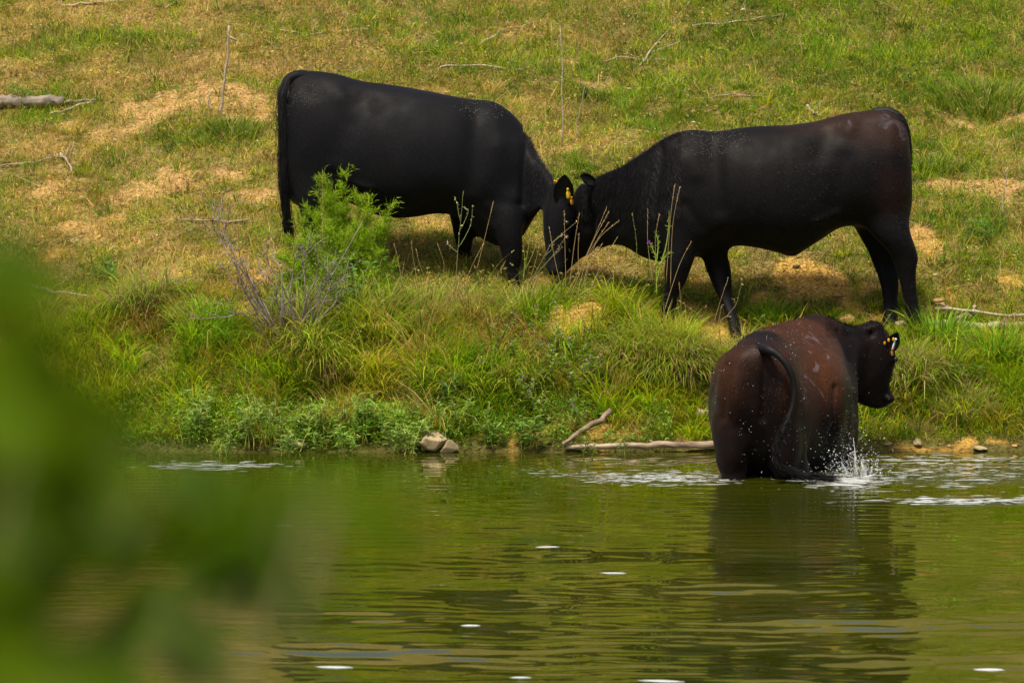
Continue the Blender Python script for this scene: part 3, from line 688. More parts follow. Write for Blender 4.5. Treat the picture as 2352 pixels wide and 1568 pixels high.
secs += [rsec((1928, 741), (1915, 930), -.22, .18, 50), rsec((1962, 748), (1945, 915), -.16, .135, 65), rsec((1990, 746), (1965, 900), -.14, .12, 80)]
loft(g, secs, n=36)
H = [((2012, 745), (1955, 830), .095), ((2040, 766), (1950, 878), .12), ((2056, 806), (1956, 912), .12), ((2052, 846), (1968, 925), .095), ((2043, 880), (1984, 932), .075), ((2046, 902), (2004, 938), .068), ((2049, 922), (2020, 940), .05)]
loft(g, [rsec(a, b, -.14 + .01 * i, w, 80) for i, (a, b, w) in enumerate(H)], n=22)
ell(g, W(2006, 750, -.13), (.07, .08, .035)); ell(g, W(2056, 826, -.20), (.018, .03, .03)); ell(g, W(2041, 915, -.14), (.045, .06, .035))
# pin bones, thighs, gaskins
for sg in (-1, 1):
    ell(g, O3 + np.array([sg * .145 + .02, .15, .50]), (.12, .19, .28)); ell(g, O3 + np.array([sg * .085, .05, .70]), (.05, .06, .06))
    pass
    ell(g, O3 + np.array([sg * .285 + .165, .80, .38]), (.14, .34, .33))
    ell(g, O3 + np.array([sg * .155 + .01, .14, .22]), (.105, .16, .26))
def leg3(cx, cy, rows):
    loft(g, [(np.array([cx + dx, cy + dy, z]), np.array([rx, 0, 0]), np.array([0, ry, 0.]), 0) for z, rx, ry, dx, dy in rows], n=16, k=3)
leg3(1.285, -1.50, [(.40, .13, .18, .02, .1), (.25, .115, .16, 0, .06), (.12, .09, .12, .015, .02), (.03, .075, .095, .02, 0), (-.05, .072, .08, .02, -.02), (-.15, .05, .06, .02, -.01), (-.43, .05, .06, .02, .02)])
leg3(1.60, -1.42, [(.40, .13, .18, 0, .1), (.25, .115, .16, .03, .06), (.12, .095, .12, .05, .04), (.03, .08, .095, .08, 0), (-.05, .072, .08, .1, 0), (-.15, .05, .06, .1, 0), (-.43, .05, .06, .1, .02)])
leg3(1.62, -.35, [(.3, .1, .1, 0, 0), (.0, .06, .07, 0, 0), (-.25, .045, .05, 0, 0)]); leg3(1.95, -.45, [(.35, .12, .12, 0, 0), (.1, .08, .08, .02, 0), (-.02, .06, .07, .02, 0), (-.25, .045, .05, .02, 0)])
body, co, nr = fuse(g, 'body', M_h3, cow3, .012, 4, wf=lambda c, U, V: sstep(.10, .22, c[:, 2]) * (1 - .85 * sstep(1925, 1950, U)), mask=lambda c, U, V: np.clip(sstep(.12, .75, c[:, 2]) * (.8 + .5 * (U > 1800) * sstep(1800, 1880, U)) * (1 - sstep(1925, 1960, U)) * (1 - .75 * np.exp(-((c[:, 0] - 1.46) / .17) ** 2) * (c[:, 1] < -1.25)) - .95 * sstep(-.62, -.40, c[:, 1]), 0, 1),
    lines=[(1700, 800, 1730, 790, 12, .010), (1758, 825, 1752, 960, 9, -.020), (1668, 840, 1660, 960, 9, -.014), (1850, 800, 1830, 960, 22, -.016), (1800, 840, 1800, 960, 22, .010), (1918, 890, 1912, 990, 8, -.020), (1895, 850, 1900, 960, 16, .014), (1935, 800, 1958, 900, 14, .010), (1840, 770, 1900, 800, 10, -.008), (1925, 760, 1948, 830, 7, -.016), (1700, 980, 1745, 1010, 14, -.008)])
U, V_ = UV(co); vis = (V_ < 1100)
hairs('coat', cow3, co, nr, 12000, (-.3, -1, -.5), .015, .0009, M_coatb, sel=vis & (U < 1900) & (V_ < 960))
hairs('poll_hair', cow3, co, nr, 5000, (.1, -.3, .6), .026, .001, M_hair, sel=(U > 1900) & (V_ < 775))
tl = tail(cow3, [W(1748, 800, -1.52), W(1764, 803, -1.66), W(1790, 818, -1.70), W(1813, 848, -1.72), W(1825, 890, -1.72), W(1820, 935, -1.73), W(1803, 975, -1.75), W(1786, 1012, -1.77), W(1783, 1046, -1.78), W(1798, 1070, -1.77), W(1835, 1087, -1.76), W(1880, 1094, -1.74)],
     [.036, .022, .013, .008], M_hair, .5, .17, .22, (1, 0, -.10), 2600)
e3 = ear(cow3, W(2038, 812, -.22), W(2062, 764, -.26), .085, (-.25, -1, 0), M_hair, .35)
ear_tag(e3, W(2057, 776, -.275), (-.28, 0, -1), (.7, -1, 0), .07, .014, M_tagW, 'white tag on the ear')
ear_tag(e3, W(2048, 800, -.275), (.08, 0, -1), (.8, -1, 0), .045, .018, M_tagO, 'orange flap tag hanging below the ear')
for (u, v, m_) in ((2032, 788, M_tagO), (2041, 781, M_tagY), (2052, 779, M_tagY)):
    gg = Geo(); blob(gg, W(u, v, -.285), (.008, .004, .012), rough=0, sub=2); gg.build('ear_tag_button', m_, e3, smooth=True)
gg = Geo(); ell(gg, W(2057, 826, -.235), (.016, .014, .018)); gg.build('eye', M_eye, cow3, smooth=True)
COW3 = (co, nr, U, V_)

# ------------------------------------------------------------------ grass: hill, bank
def sample(n, x0, x1, y0, y1, dens):
    x = rng.uniform(x0, x1, n); y = rng.uniform(y0, y1, n); k = rng.uniform(0, 1, n) < dens(x, y); x, y = x[k], y[k]
    return np.stack([x, y, terrain(x, y) - .004], 1)
C_DRY = np.array([[.60, .42, .09], [.40, .28, .05], [.76, .53, .16], [.20, .15, .03], [.50, .43, .05]])
C_GRN = np.array([[.18, .34, .008], [.29, .42, .010], [.07, .15, .008], [.42, .46, .014], [.12, .27, .012]])
C_LUSH = np.array([[.28, .46, .006], [.40, .54, .008], [.52, .58, .012], [.13, .27, .006], [.58, .48, .04]])
def grass_cols(x, y, lush=False):
    n = len(x); gr = green(x, y); pick = rng.uniform(0, 1, n) < np.clip(gr * .95 + .04, 0, .93)
    G_ = C_LUSH if lush else C_GRN
    c = np.where(pick[:, None], G_[rng.integers(0, 5, n)], C_DRY[rng.integers(0, 5, n)])
    br = .42 + 1.1 * fbm(x * 3.5, y * 3.5, 131, 3)
    return jit(c, n, .16, .06) * br[:, None]
def dens_hill(x, y):
    s = y - shore(x); b = bare(x, y); cl = fbm(x * 6, y * 6, 101, 3)
    d = (1 - .72 * b) * sstep(.3, .62, cl + .16) * sstep(1.2, 1.9, s)
    inview = np.abs(x) < (28 + y) * .1175
    return d * np.where(inview, 1, .35)
p = sample(480000, -4.8, 4.8, 1.2, 9.2, dens_hill); n = len(p)
g = Geo(); gr = green(p[:, 0], p[:, 1])
blades(g, p, rng.uniform(0, 2 * PI, n), rng.gamma(4, .0155, n) * (.8 + .5 * gr), rng.uniform(.2, 1.35, n), rng.uniform(-.1, 1.0, n), rng.uniform(.003, .0062, n), grass_cols(p[:, 0], p[:, 1]), nseg=2)
pc = sample(7500, -4.7, 4.7, 1.3, 9, lambda x, y: np.clip(green(x, y) ** 1.3 + .10, 0, 1) * (1 - .7 * bare(x, y)) * .62); m_ = len(pc)
nb = 26; q = np.repeat(pc, nb, 0); rr = rng.normal(0, .022, (len(q), 2)) * np.repeat(rng.uniform(.5, 2.0, m_), nb)[:, None]; q[:, :2] += rr
cc = np.where((rng.uniform(0, 1, m_) < .25 + .7 * green(pc[:, 0], pc[:, 1]))[:, None], C_GRN[rng.integers(0, 5, m_)], C_DRY[rng.integers(0, 5, m_)]) * rng.uniform(.45, 1.3, m_)[:, None]
blades(g, q, np.arctan2(rr[:, 1], rr[:, 0]) + rng.normal(0, .5, len(q)), np.repeat(rng.gamma(6, .016, m_), nb) * rng.uniform(.5, 1.1, len(q)), rng.uniform(.1, .8, len(q)), rng.uniform(.2, 1.3, len(q)), .005, jit(np.repeat(cc, nb, 0), len(q), .15), nseg=2)
pf = sample(30000, -4.7, 4.7, 1.2, 9, lambda x, y: sstep(.4, .65, fbm(x * 2.2, y * 2.2, 191, 3))); m_ = len(pf); pf[:, 2] += rng.uniform(.01, .05, m_)
blades(g, pf, rng.uniform(0, 6.28, m_), rng.uniform(.05, .16, m_), rng.uniform(1.2, 1.6, m_), rng.uniform(-.3, .4, m_), rng.uniform(.004, .008, m_), jit(C_DRY[rng.integers(0, 5, m_)] * 1.1, m_, .2), nseg=2)
stuff(g.build('hill_grass', M_grass), 'short dry and green grazed grass covering the hillside behind the cows', 'grass')
def dens_bank(x, y):
    s = y - shore(x); b = bare(x, y)
    e = 1 - sstep(1.5, 2.1, s); lo = sstep(.06, .2, s)
    cl = fbm(x * 4, y * 4, 111, 3)
    return e * lo * (1 - .95 * b) * sstep(.25, .6, cl + .15) * np.where(np.abs(x) < 3.6, 1, .4)
pc = sample(2600, -4.6, 4.6, 0.02, 2.2, lambda x, y: (1 - sstep(1.2, 1.8, y - shore(x))) * sstep(.08, .25, y - shore(x)) * (1 - .8 * bare(x, y)) * .55 * (1 - .7 * sstep(.45, .6, fbm(x * 2.2, y * 2.2, 311, 3)) * (1 - sstep(.45, .6, y - shore(x))))); m_ = len(pc); nb = 46
g = Geo(); q = np.repeat(pc, nb, 0); rr = rng.normal(0, .028, (len(q), 2)); q[:, :2] += rr; q[:, 2] = terrain(q[:, 0], q[:, 1]) - .005
cc = C_LUSH[rng.integers(0, 5, m_)] * rng.uniform(.5, 1.25, m_)[:, None]; dry = rng.uniform(0, 1, m_) < .16; cc[dry] = np.array([.50, .36, .12]) * rng.uniform(.6, 1.2, (dry.sum(), 1)); dz = green(pc[:, 0], pc[:, 1]) < .45; cc[dz] = C_DRY[rng.integers(0, 5, dz.sum())] * .8
lc = np.repeat(rng.uniform(.12, .34, m_) * np.interp(pc[:, 1] - shore(pc[:, 0]), [0, .3, .8, 1.2, 2], [.7, 1.15, 1.25, .95, .5]) * (1 + .35 * np.exp(-((pc[:, 0] + .5) / 1.1) ** 2)), nb)
blades(g, q, np.arctan2(rr[:, 1] - .02, rr[:, 0]) + rng.normal(0, .5, len(q)), lc * rng.uniform(.5, 1.1, len(q)), rng.uniform(.05, .6, len(q)), rng.uniform(.5, 2.3, len(q)), rng.uniform(.004, .008, len(q)), jit(np.repeat(cc, nb, 0), len(q), .16), nseg=4)
stuff(g.build('bank_clump_grass', M_grass), 'clumps of tall arching grass crowding the bank above the water', 'grass')
p = sample(100000, -5, 5, 0, 2.3, dens_bank); n = len(p); s_ = p[:, 1] - shore(p[:, 0]); g = Geo()
az = rng.normal(-PI / 2, 1.2, n); az += .8 * (fbm(p[:, 0] * 1.5, p[:, 1] * 1.5, 141, 2) - .5) * 3
ln = rng.gamma(6, .021, n) * np.interp(s_, [0, .3, .75, 1.15, 2], [.6, 1.1, 1.0, .5, .4]) * (.6 + .9 * fbm(p[:, 0] * 2.3, p[:, 1] * 2.3, 151, 2))
blades(g, p, az, ln, rng.uniform(0, .7, n), rng.uniform(.3, 1.9, n), rng.uniform(.0035, .0075, n), grass_cols(p[:, 0], p[:, 1], True), nseg=4)
stuff(g.build('bank_grass', M_grass), 'long yellow-green grass hanging over the edge of the bank', 'grass')
g = Geo()
for (u, v, y) in ((1182, 660, 1.86), (1066, 622, 2.28), (1533, 722, 1.32), (1696, 795, 1.25), (2101, 750, 1.34), (2047, 744, 1.48), (1270, 640, 1.62), (1305, 640, 1.62), (1240, 640, 1.62)):
    x = (u - 1176) / FPX * (y + 28); m_ = 150; q = np.stack([x + rng.normal(0, .09, m_), y - .05 - np.abs(rng.normal(0, .07, m_)), np.zeros(m_)], 1); q[:, 2] = terrain(q[:, 0], q[:, 1])
    blades(g, q, rng.uniform(0, 6.28, m_), rng.uniform(.05, .13, m_), rng.uniform(.1, .7, m_), rng.uniform(.2, 1.2, m_), .0055, grass_cols(q[:, 0], q[:, 1]), nseg=3)
stuff(g.build('trodden_grass', M_grass), 'short grass around the hooves of the two grazing cows', 'grass')
# nodding foxtail heads in the long grass
g = Geo(); p = sample(420, -1.6, 1.8, .5, 1.8, lambda x, y: .45 * (1 - bare(x, y))); n = len(p); az = rng.uniform(0, 6.28, n); ln = rng.uniform(.2, .36, n); le = rng.uniform(.1, .5, n); cu = rng.uniform(.5, 1.4, n)
tip = blades(g, p, az, ln, le, cu, .0028, jit(np.array([.34, .34, .06]), n, .2), nseg=5)
for k in range(7):
    ph = le + cu; d = np.stack([np.cos(az) * np.sin(ph), np.sin(az) * np.sin(ph), np.cos(ph)], 1)
    leaves(g, tip + d * .004 * k, d + rng.normal(0, .4, (n, 3)), rng.normal(0, 1, (n, 3)), .012, .007, jit(np.array([.52, .46, .16]), n, .15))
stuff(g.build('foxtail_grass', M_grass), 'nodding foxtail grass heads above the bank grass', 'grass')
# small broad-leaved weeds among the grass
def dens_forb(x, y):
    s = y - shore(x); return (sstep(.42, .7, fbm(x * 2.6, y * 2.6, 161, 3) + .12 * green(x, y)) * (1 - bare(x, y)) * sstep(.1, .3, s))
p = sample(60000, -4.6, 4.6, .1, 9, dens_forb); n = len(p); g = Geo()
p[:, 2] += rng.uniform(.005, .07, n) * np.where(p[:, 1] < 2, 1.6, .8)
a = rng.uniform(0, 2 * PI, n); d = np.stack([np.cos(a), np.sin(a), rng.uniform(-.2, .8, n)], 1)
leaves(g, p, d, np.tile([0, 0, 1.], (n, 1)) + rng.normal(0, .3, (n, 3)), rng.uniform(.012, .03, n), rng.uniform(.007, .014, n), jit(C_GRN[rng.integers(0, 5, n)] * 1.1, n))
stuff(g.build('ground_weeds', M_leaf), 'small green broad-leaved weeds scattered through the grass', 'weeds')
# leaf litter, straw
def dens_lit(x, y): return sstep(.35, .6, fbm(x * 3, y * 3, 171, 3)) * sstep(.9, 1.6, y - shore(x))
p = sample(26000, -4.6, 4.6, .5, 9, dens_lit); n = len(p); g = Geo(); p[:, 2] += rng.uniform(.005, .03, n)
a = rng.uniform(0, 2 * PI, n); d = np.stack([np.cos(a), np.sin(a), rng.uniform(-.1, .5, n)], 1)
cl = np.array([[.55, .30, .10], [.60, .42, .20], [.42, .20, .07], [.62, .36, .06], [.66, .52, .32]])
leaves(g, p, d, np.tile([0, 0, 1.], (n, 1)) + rng.normal(0, .6, (n, 3)), rng.uniform(.014, .042, n), rng.uniform(.008, .020, n), jit(cl[rng.integers(0, 5, n)], n))
stuff(g.build('leaf_litter', M_leaf), 'fallen tan and orange leaves scattered over the hillside', 'fallen leaves')
p = sample(15000, -4.6, 4.6, 1.0, 9, lambda x, y: .4 + .6 * bare(x, y)); n = len(p); g = Geo(); p[:, 2] += rng.uniform(.005, .03, n)
blades(g, p, rng.uniform(0, 2 * PI, n), rng.gamma(3, .05, n), rng.uniform(1.0, 1.5, n), rng.uniform(-.1, .3, n), rng.uniform(.003, .006, n), jit(np.array([.55, .42, .22]), n), nseg=2)
stuff(g.build('straw', M_grass), 'loose pale straw lying on the hillside', 'straw')
# lake-edge growth: low fine green fringe
p = sample(19000, -4.2, 1.0, 0, 1.2, lambda x, y: sstep(.0, .06, y - shore(x)) * (1 - sstep(.3, .55, y - shore(x))) * (1 - bare(x, y)) * .9); n = len(p); g = Geo()
for k in range(3):
    q = p.copy(); q[:, 2] += rng.uniform(.01, .17, n) * (.25 + 1.1 * fbm(q[:, 0] * 3, q[:, 1] * 3, 301, 2)); a = rng.uniform(0, 2 * PI, n); d = np.stack([np.cos(a), np.sin(a), rng.uniform(0, 1.2, n)], 1)
    leaves(g, q, d, np.tile([0, 0, 1.], (n, 1)) + rng.normal(0, .3, (n, 3)), rng.uniform(.02, .05, n), rng.uniform(.005, .01, n), jit(np.array([.20, .36, .025]), n, .3))
stuff(g.build('bank_weeds', M_leaf), 'dense fine-leaved green weeds at the foot of the bank', 'weeds')

# ------------------------------------------------------------------ tussocks (things)
def tussock(u, v, h, spread, n, label, cols, droop=(.6, 2.4), w=(.004, .008), az0=None, group='grass tussocks on the bank'):
    b = G(u, v); t = thing('grass_tussock', label, 'tussock', b, group); g = Geo()
    r = np.sqrt(rng.uniform(0, 1, n)) * spread; a = rng.uniform(0, 2 * PI, n)
    base = np.stack([b[0] + r * np.cos(a), b[1] + r * np.sin(a) * .7, np.zeros(n)], 1); base[:, 2] = terrain(base[:, 0], base[:, 1]) - .005
    aa = a + rng.normal(0, .5, n)
    if az0 is not None: aa = np.where(rng.uniform(0, 1, n) < .65, rng.normal(az0, .9, n), aa)
    c = np.asarray(cols)[rng.integers(0, len(cols), n)]
    cen = 1 - .7 * (r / spread)
    blades(g, base, aa, h * rng.uniform(.55, 1.15, n), rng.uniform(.05, .5, n) * (1.4 - cen), rng.uniform(*droop, n), rng.uniform(*w, n), jit(c, n, .18), nseg=5)
    g.build('leaf_blades', M_grass, t)['kind'] = 'stuff'
    return t
YG = [[.30, .44, .02], [.40, .50, .03], [.20, .34, .015], [.46, .48, .05], [.50, .38, .10]]
YB = YG[:3] + [[.42, .33, .13], [.36, .27, .10], [.48, .38, .17]]
LG = [[.19, .38, .015], [.26, .44, .02], [.14, .28, .015], [.34, .48, .03]]
tussock(1515, 842, .40, .19, 2400, 'largest tussock, bright yellow-green with brown blades arching down left of the wading cow', YG, (.5, 2.6), az0=-PI / 2)
tussock(1580, 860, .42, .16, 900, 'brownish drooping tussock skirt beside the wading cow, under the biggest tussock', YB, (1.2, 2.6), az0=-PI / 2)
tussock(1440, 850, .36, .13, 700, 'yellow-green tussock at the left foot of the biggest tussock', YB, (.8, 2.6), az0=-PI / 2)
tussock(330, 715, .40, .20, 800, 'browned tussock hanging over the cut at the far left of the bank', YB, (.9, 2.6), az0=-PI / 2)
tussock(480, 780, .36, .22, 700, 'green tussock combed to the right below the dead bush', LG, (1.0, 2.2), az0=-.3)
tussock(720, 830, .42, .14, 500, 'tall green tussock with long arching blades below the dead bush', YG, (.9, 2.6), w=(.005, .010), az0=-PI / 2)
tussock(880, 760, .38, .2, 600, 'orange-tipped tussock in the middle of the bank right of the feathery bush', YG, (.8, 2.2))
tussock(1770, 735, .16, .14, 500, 'small green tussock between the hooves of the right-hand grazing cow and the wading cow', LG, (.5, 1.9))
tussock(2160, 800, .30, .16, 420, 'lush tussock with broad bright blades under the driftwood', LG, (.3, 1.9), w=(.007, .014))
tussock(2290, 830, .30, .18, 420, 'broad-bladed green tussock at the right edge under the driftwood', LG, (.3, 2.1), w=(.007, .014))
tussock(2090, 880, .40, .18, 900, 'straw-coloured tussock just right of the wading cow muzzle', YB, (1.0, 2.5), az0=-PI / 2)
tussock(2210, 940, .22, .22, 700, 'low mixed green and straw tussock near the water at the right', YB, (.6, 2.2), az0=-PI / 2)
tussock(2260, 235, .17, .42, 900, 'long-bladed green tussock high on the hillside at the right edge', [[.14, .26, .012], [.20, .32, .015], [.09, .18, .012], [.40, .34, .10], [.28, .34, .03]], (.4, 1.6), w=(.005, .009), group='tussocks on the hillside')
tussock(540, 300, .13, .2, 500, 'small bright green tussock left of the black cow tail', [[.14, .26, .012], [.20, .32, .015], [.09, .18, .012], [.40, .34, .10], [.28, .34, .03]], (.4, 1.6), group='tussocks on the hillside')
tussock(2150, 390, .13, .18, 400, 'low green tussock behind the rump of the right-hand grazing cow', [[.14, .26, .012], [.20, .32, .015], [.09, .18, .012], [.40, .34, .10], [.28, .34, .03]], (.4, 1.6), group='tussocks on the hillside')
tussock(1050, 880, .30, .22, 600, 'soft green tussock on the lower middle of the bank', LG, (.6, 2.2), az0=-PI / 2)
tussock(1180, 870, .36, .16, 500, 'drooping tussock over the dark hollow in the lower bank', YG, (1.0, 2.6), az0=-PI / 2)
tussock(800, 735, .34, .22, 700, 'fine yellow-green tussock growing up against the foot of the feathery bush', YG, (.5, 1.9), w=(.003, .006))
tussock(700, 745, .30, .20, 500, 'fine green tussock between the dead bush stems and the feathery bush', LG, (.5, 1.9), w=(.003, .006))
tussock(1000, 720, .26, .26, 600, 'loose tangled tussock at the top of the bank below the left cow forelegs', YB, (.6, 2.0), w=(.003, .006))
tussock(1200, 715, .22, .22, 500, 'tangled mixed tussock left of the bare clay mound', YB, (.6, 2.0), w=(.003, .006))
tussock(620, 900, .2, .24, 600, 'leafy green tussock low on the left bank', LG, (.4, 1.8))

# ------------------------------------------------------------------ feathery bush
def stem_path(b, az, ln, lean, curve, k=6, wobble=.004):
    pts = [np.array(b, float)]; d = np.array([math.cos(az), math.sin(az), 0])
    for i in range(k):
        ph = lean + curve * (i + .5) / k; pts.append(pts[-1] + ln / k * (math.sin(ph) * d + np.array([0, 0, math.cos(ph)])) + rng.normal(0, wobble, 3))
    return np.array(pts)
bb = G(775, 690)
bush = thing('feathery_bush', 'bright green feathery bush standing in front of the hind legs of the left black cow', 'bush', bb)
gs, gf = Geo(), Geo()
def feather(path, n, ln, col, t0=.15):
    """sprays of fine side twigs dressed with needle leaves"""
    m_ = len(path) - 1; t = rng.uniform(t0, 1, n) * m_; i = np.minimum(t.astype(int), m_ - 1); f = (t - i)[:, None]
    p = path[i] * (1 - f) + path[i + 1] * f; tg = path[i + 1] - path[i]; tg /= np.linalg.norm(tg, axis=1, keepdims=True)
    d = tg * rng.uniform(.5, 1.0, (n, 1)) + rng.normal(0, .55, (n, 3)); d /= np.linalg.norm(d, axis=1, keepdims=True)
    L1 = (ln * rng.uniform(.4, 1.2, n) * (1.25 - .6 * (t / m_)))[:, None]
    V = []; sd = np.cross(d, rng.standard_normal((n, 3))); sd /= np.linalg.norm(sd, axis=1, keepdims=True)
    e = p + d * L1
    gf.add(np.stack([p - sd * .0014, p + sd * .0014, e], 1).reshape(-1, 3), np.arange(3 * n).reshape(-1, 3), np.repeat(jit(col, n, .2), 3, 0))
    for k in range(5):
        q = p + d * L1 * (.2 + .17 * k) ; dd = d * .8 + rng.normal(0, .5, (n, 3)); dd /= np.linalg.norm(dd, axis=1, keepdims=True)
        s2 = np.cross(dd, rng.standard_normal((n, 3))); s2 /= np.linalg.norm(s2, axis=1, keepdims=True)
        gf.add(np.stack([q - s2 * .0012, q + s2 * .0012, q + dd * L1 * .45], 1).reshape(-1, 3), np.arange(3 * n).reshape(-1, 3), np.repeat(jit(col, n, .22), 3, 0))
FG = np.array([.33, .50, .012])
def bstem(u0, v0, u1, v1, y0, y1, r, bend=.03):
    A = W(u0, v0, y0); B = W(u1, v1, y1); m1 = (A + B) / 2 + np.array([bend, 0, .02]); return wob([A, m1, B], 9, .004)
yb = bb[1]
tips = [(802, 372, .0), (742, 400, .03), (700, 470, -.02), (676, 500, .02), (660, 545, .0), (655, 600, -.06), (850, 450, .0), (905, 462, -.03), (890, 520, .04), (880, 575, -.05), (893, 610, .02), (830, 500, .05),
        (770, 440, -.05), (790, 470, .08), (730, 480, .08), (715, 530, -.1), (840, 540, -.1), (860, 625, -.1), (690, 610, -.12), (750, 520, -.14), (800, 530, -.14), (730, 440, 0), (820, 440, .04), (640, 640, -.05), (640, 585, .03), (900, 660, -.05), (885, 545, .05), (910, 600, 0), (720, 650, -.18), (820, 650, -.18), (760, 610, -.18), (690, 560, -.1)]
for i, (u, v, dy) in enumerate(tips):
    P = bstem(775 + rng.uniform(-35, 35), 700, u, v, yb + rng.uniform(-.05, .05), yb + dy, .005, rng.uniform(-.04, .04))
    tube(gs, P, np.linspace(.005, .0012, len(P)), jit(np.array([.28, .20, .06]), 1)[0], 5)
    feather(P, 130 if i else 45, .095, FG * (1.15 if v < 520 else .95), .15)
    for k in range(11):
        j = rng.integers(2, len(P) - 1); a = rng.uniform(0, 2 * PI); ln = rng.uniform(.08, .22) * (1.1 - j / 14)
        Q = stem_path(P[j], a, ln, rng.uniform(.3, 1.0), rng.uniform(-.4, .6), 4)
        tube(gs, Q, np.linspace(.0022, .0008, len(Q)), (.2, .22, .04), 4)
        feather(Q, 48, .055, FG * rng.uniform(.7, 1.15), .1)
gs.build('stem', M_stem, bush); gf.build('foliage', M_leaf, bush)['kind'] = 'stuff'
print('feather tris', sum(len(f) for f in gf.f))

# leafy shrub growing under it with round leaves
b = G(800, 740); t = thing('leafy_shrub', 'small shrub of rounded green leaves under the feathery bush', 'shrub', b); gs, gl = Geo(), Geo()
for k in range(16):
    P = stem_path(b + np.array([rng.uniform(-.12, .12), rng.uniform(-.08, .05), 0]), rng.uniform(0, 6.28), rng.uniform(.25, .5), rng.uniform(0, .4), rng.uniform(0, .5), 7)
    tube(gs, P, np.linspace(.004, .0015, len(P)), (.22, .20, .08), 5); m_ = 22; j = rng.integers(1, len(P), m_)
    a = rng.uniform(0, 6.28, m_); d = np.stack([np.cos(a), np.sin(a), rng.uniform(-.1, .6, m_)], 1)
    leaves(gl, P[j] + rng.normal(0, .01, (m_, 3)), d, np.tile([0, -.3, 1.], (m_, 1)), rng.uniform(.025, .05, m_), rng.uniform(.014, .026, m_), jit(np.array([.12, .26, .03]), m_, .25))
gs.build('stems', M_stem, t)['kind'] = 'stuff'; gl.build('foliage', M_leaf, t)['kind'] = 'stuff'

# ------------------------------------------------------------------ dead bush
b = G(665, 790)
t = thing('dead_bush', 'leafless grey-brown dead bush fanning upward left of the feathery bush', 'dead bush', b); y0 = b[1]
def branch(g, pts, r0, r1, k, col=(1, 1, 1), amt=.005, n=6): 
    P = wob(pts, k, amt); tube(g, P, np.linspace(r0, r1, k), col, n, .06); return P
mains = [[(650, 790), (590, 700), (530, 590), (500, 540), (478, 492)], [(645, 780), (580, 660), (520, 560), (508, 455)], [(655, 780), (600, 690), (560, 620), (545, 560)], [(690, 790), (662, 700), (670, 620), (690, 560)],
         [(700, 770), (720, 700), (770, 620), (830, 512)], [(690, 760), (705, 680), (690, 600), (745, 545)], [(700, 780), (705, 720), (745, 640), (775, 590)], [(630, 730), (560, 718), (520, 726), (438, 732)],
         [(720, 780), (700, 740), (675, 720), (660, 712)], [(660, 780), (640, 700), (620, 640), (590, 600)], [(680, 790), (650, 740), (650, 640), (625, 580)], [(705, 780), (740, 700), (760, 650), (745, 600)],
         [(670, 790), (690, 740), (735, 690), (790, 640)], [(640, 780), (600, 700), (575, 640), (540, 600)], [(680, 780), (700, 700), (730, 630), (725, 570)], [(660, 770), (640, 720), (660, 660), (700, 610)], [(625, 770), (590, 720), (555, 650), (530, 560)], [(700, 790), (730, 740), (780, 680), (800, 600)], [(690, 790), (680, 720), (640, 650), (600, 560)], [(650, 790), (620, 745), (570, 680), (500, 600)], [(640, 760), (600, 735), (585, 720), (560, 700)]]
for i, mn in enumerate(mains):
    g = Geo(); dy = rng.uniform(-.15, .05, len(mn)); pts = [W(u, v, y0 - .05 + d * (j / 3)) for j, ((u, v), d) in enumerate(zip(mn, dy))]; pts[0] = np.array([pts[0][0], y0, b[2] - .02])
    P = branch(g, pts, .0075, .002, 12)
    for k in range(7):
        j = rng.integers(4, 11); dv = P[min(j + 1, 11)] - P[j - 1]; dv /= np.linalg.norm(dv); dv = dv + rng.normal(0, .55, 3); dv[2] = abs(dv[2]) * .7 + .1; dv /= np.linalg.norm(dv)
        q = P[j] + dv * rng.uniform(.05, .16); B = branch(g, [P[j], (P[j] + q) / 2 + rng.normal(0, .008, 3), q], .0028, .0012, 5, n=4)
        for kk in range(2):
            e = B[3] + (dv + rng.normal(0, .6, 3)) * .05; branch(g, [B[3], e], .0014, .0009, 3, n=3)
    g.build('branch', M_twig, t)
# cloud of brown dry stems round its foot
g = Geo(); n = 260; base = np.stack([rng.uniform(-.22, .22, n) + b[0], rng.uniform(-.15, .1, n) + b[1], np.zeros(n)], 1); base[:, 2] = terrain(base[:, 0], base[:, 1])
blades(g, base, rng.uniform(0, 6.28, n), rng.uniform(.12, .38, n), rng.uniform(0, .35, n), rng.uniform(0, .7, n), rng.uniform(.003, .005, n), jit(np.array([.33, .22, .12]), n), nseg=4)
g.build('dry_stems', M_stem, t)['kind'] = 'stuff'
# second small bare twig bush by the cow tail
b2 = G(512, 560); t = thing('bare_shrublet', 'tiny bare grey twiggy shrub on the slope left of the black cow tail', 'dead shrub', b2)
for mn in [[(512, 560), (505, 520), (480, 470), (455, 440)], [(512, 555), (500, 500), (510, 440), (502, 420)], [(510, 545), (490, 525), (470, 512)], [(512, 550), (530, 470), (560, 462), (612, 468)], [(512, 560), (520, 520), (532, 490)]]:
    g = Geo(); P = branch(g, [W(u, v, b2[1]) for u, v in mn], .004, .0015, 8)
    for k in range(5):
        j = rng.integers(2, 7); branch(g, [P[j], P[j] + rng.normal(0, .03, 3) + [0, 0, .03]], .0015, .0008, 3, n=4)
    g.build('branch', M_twig, t)

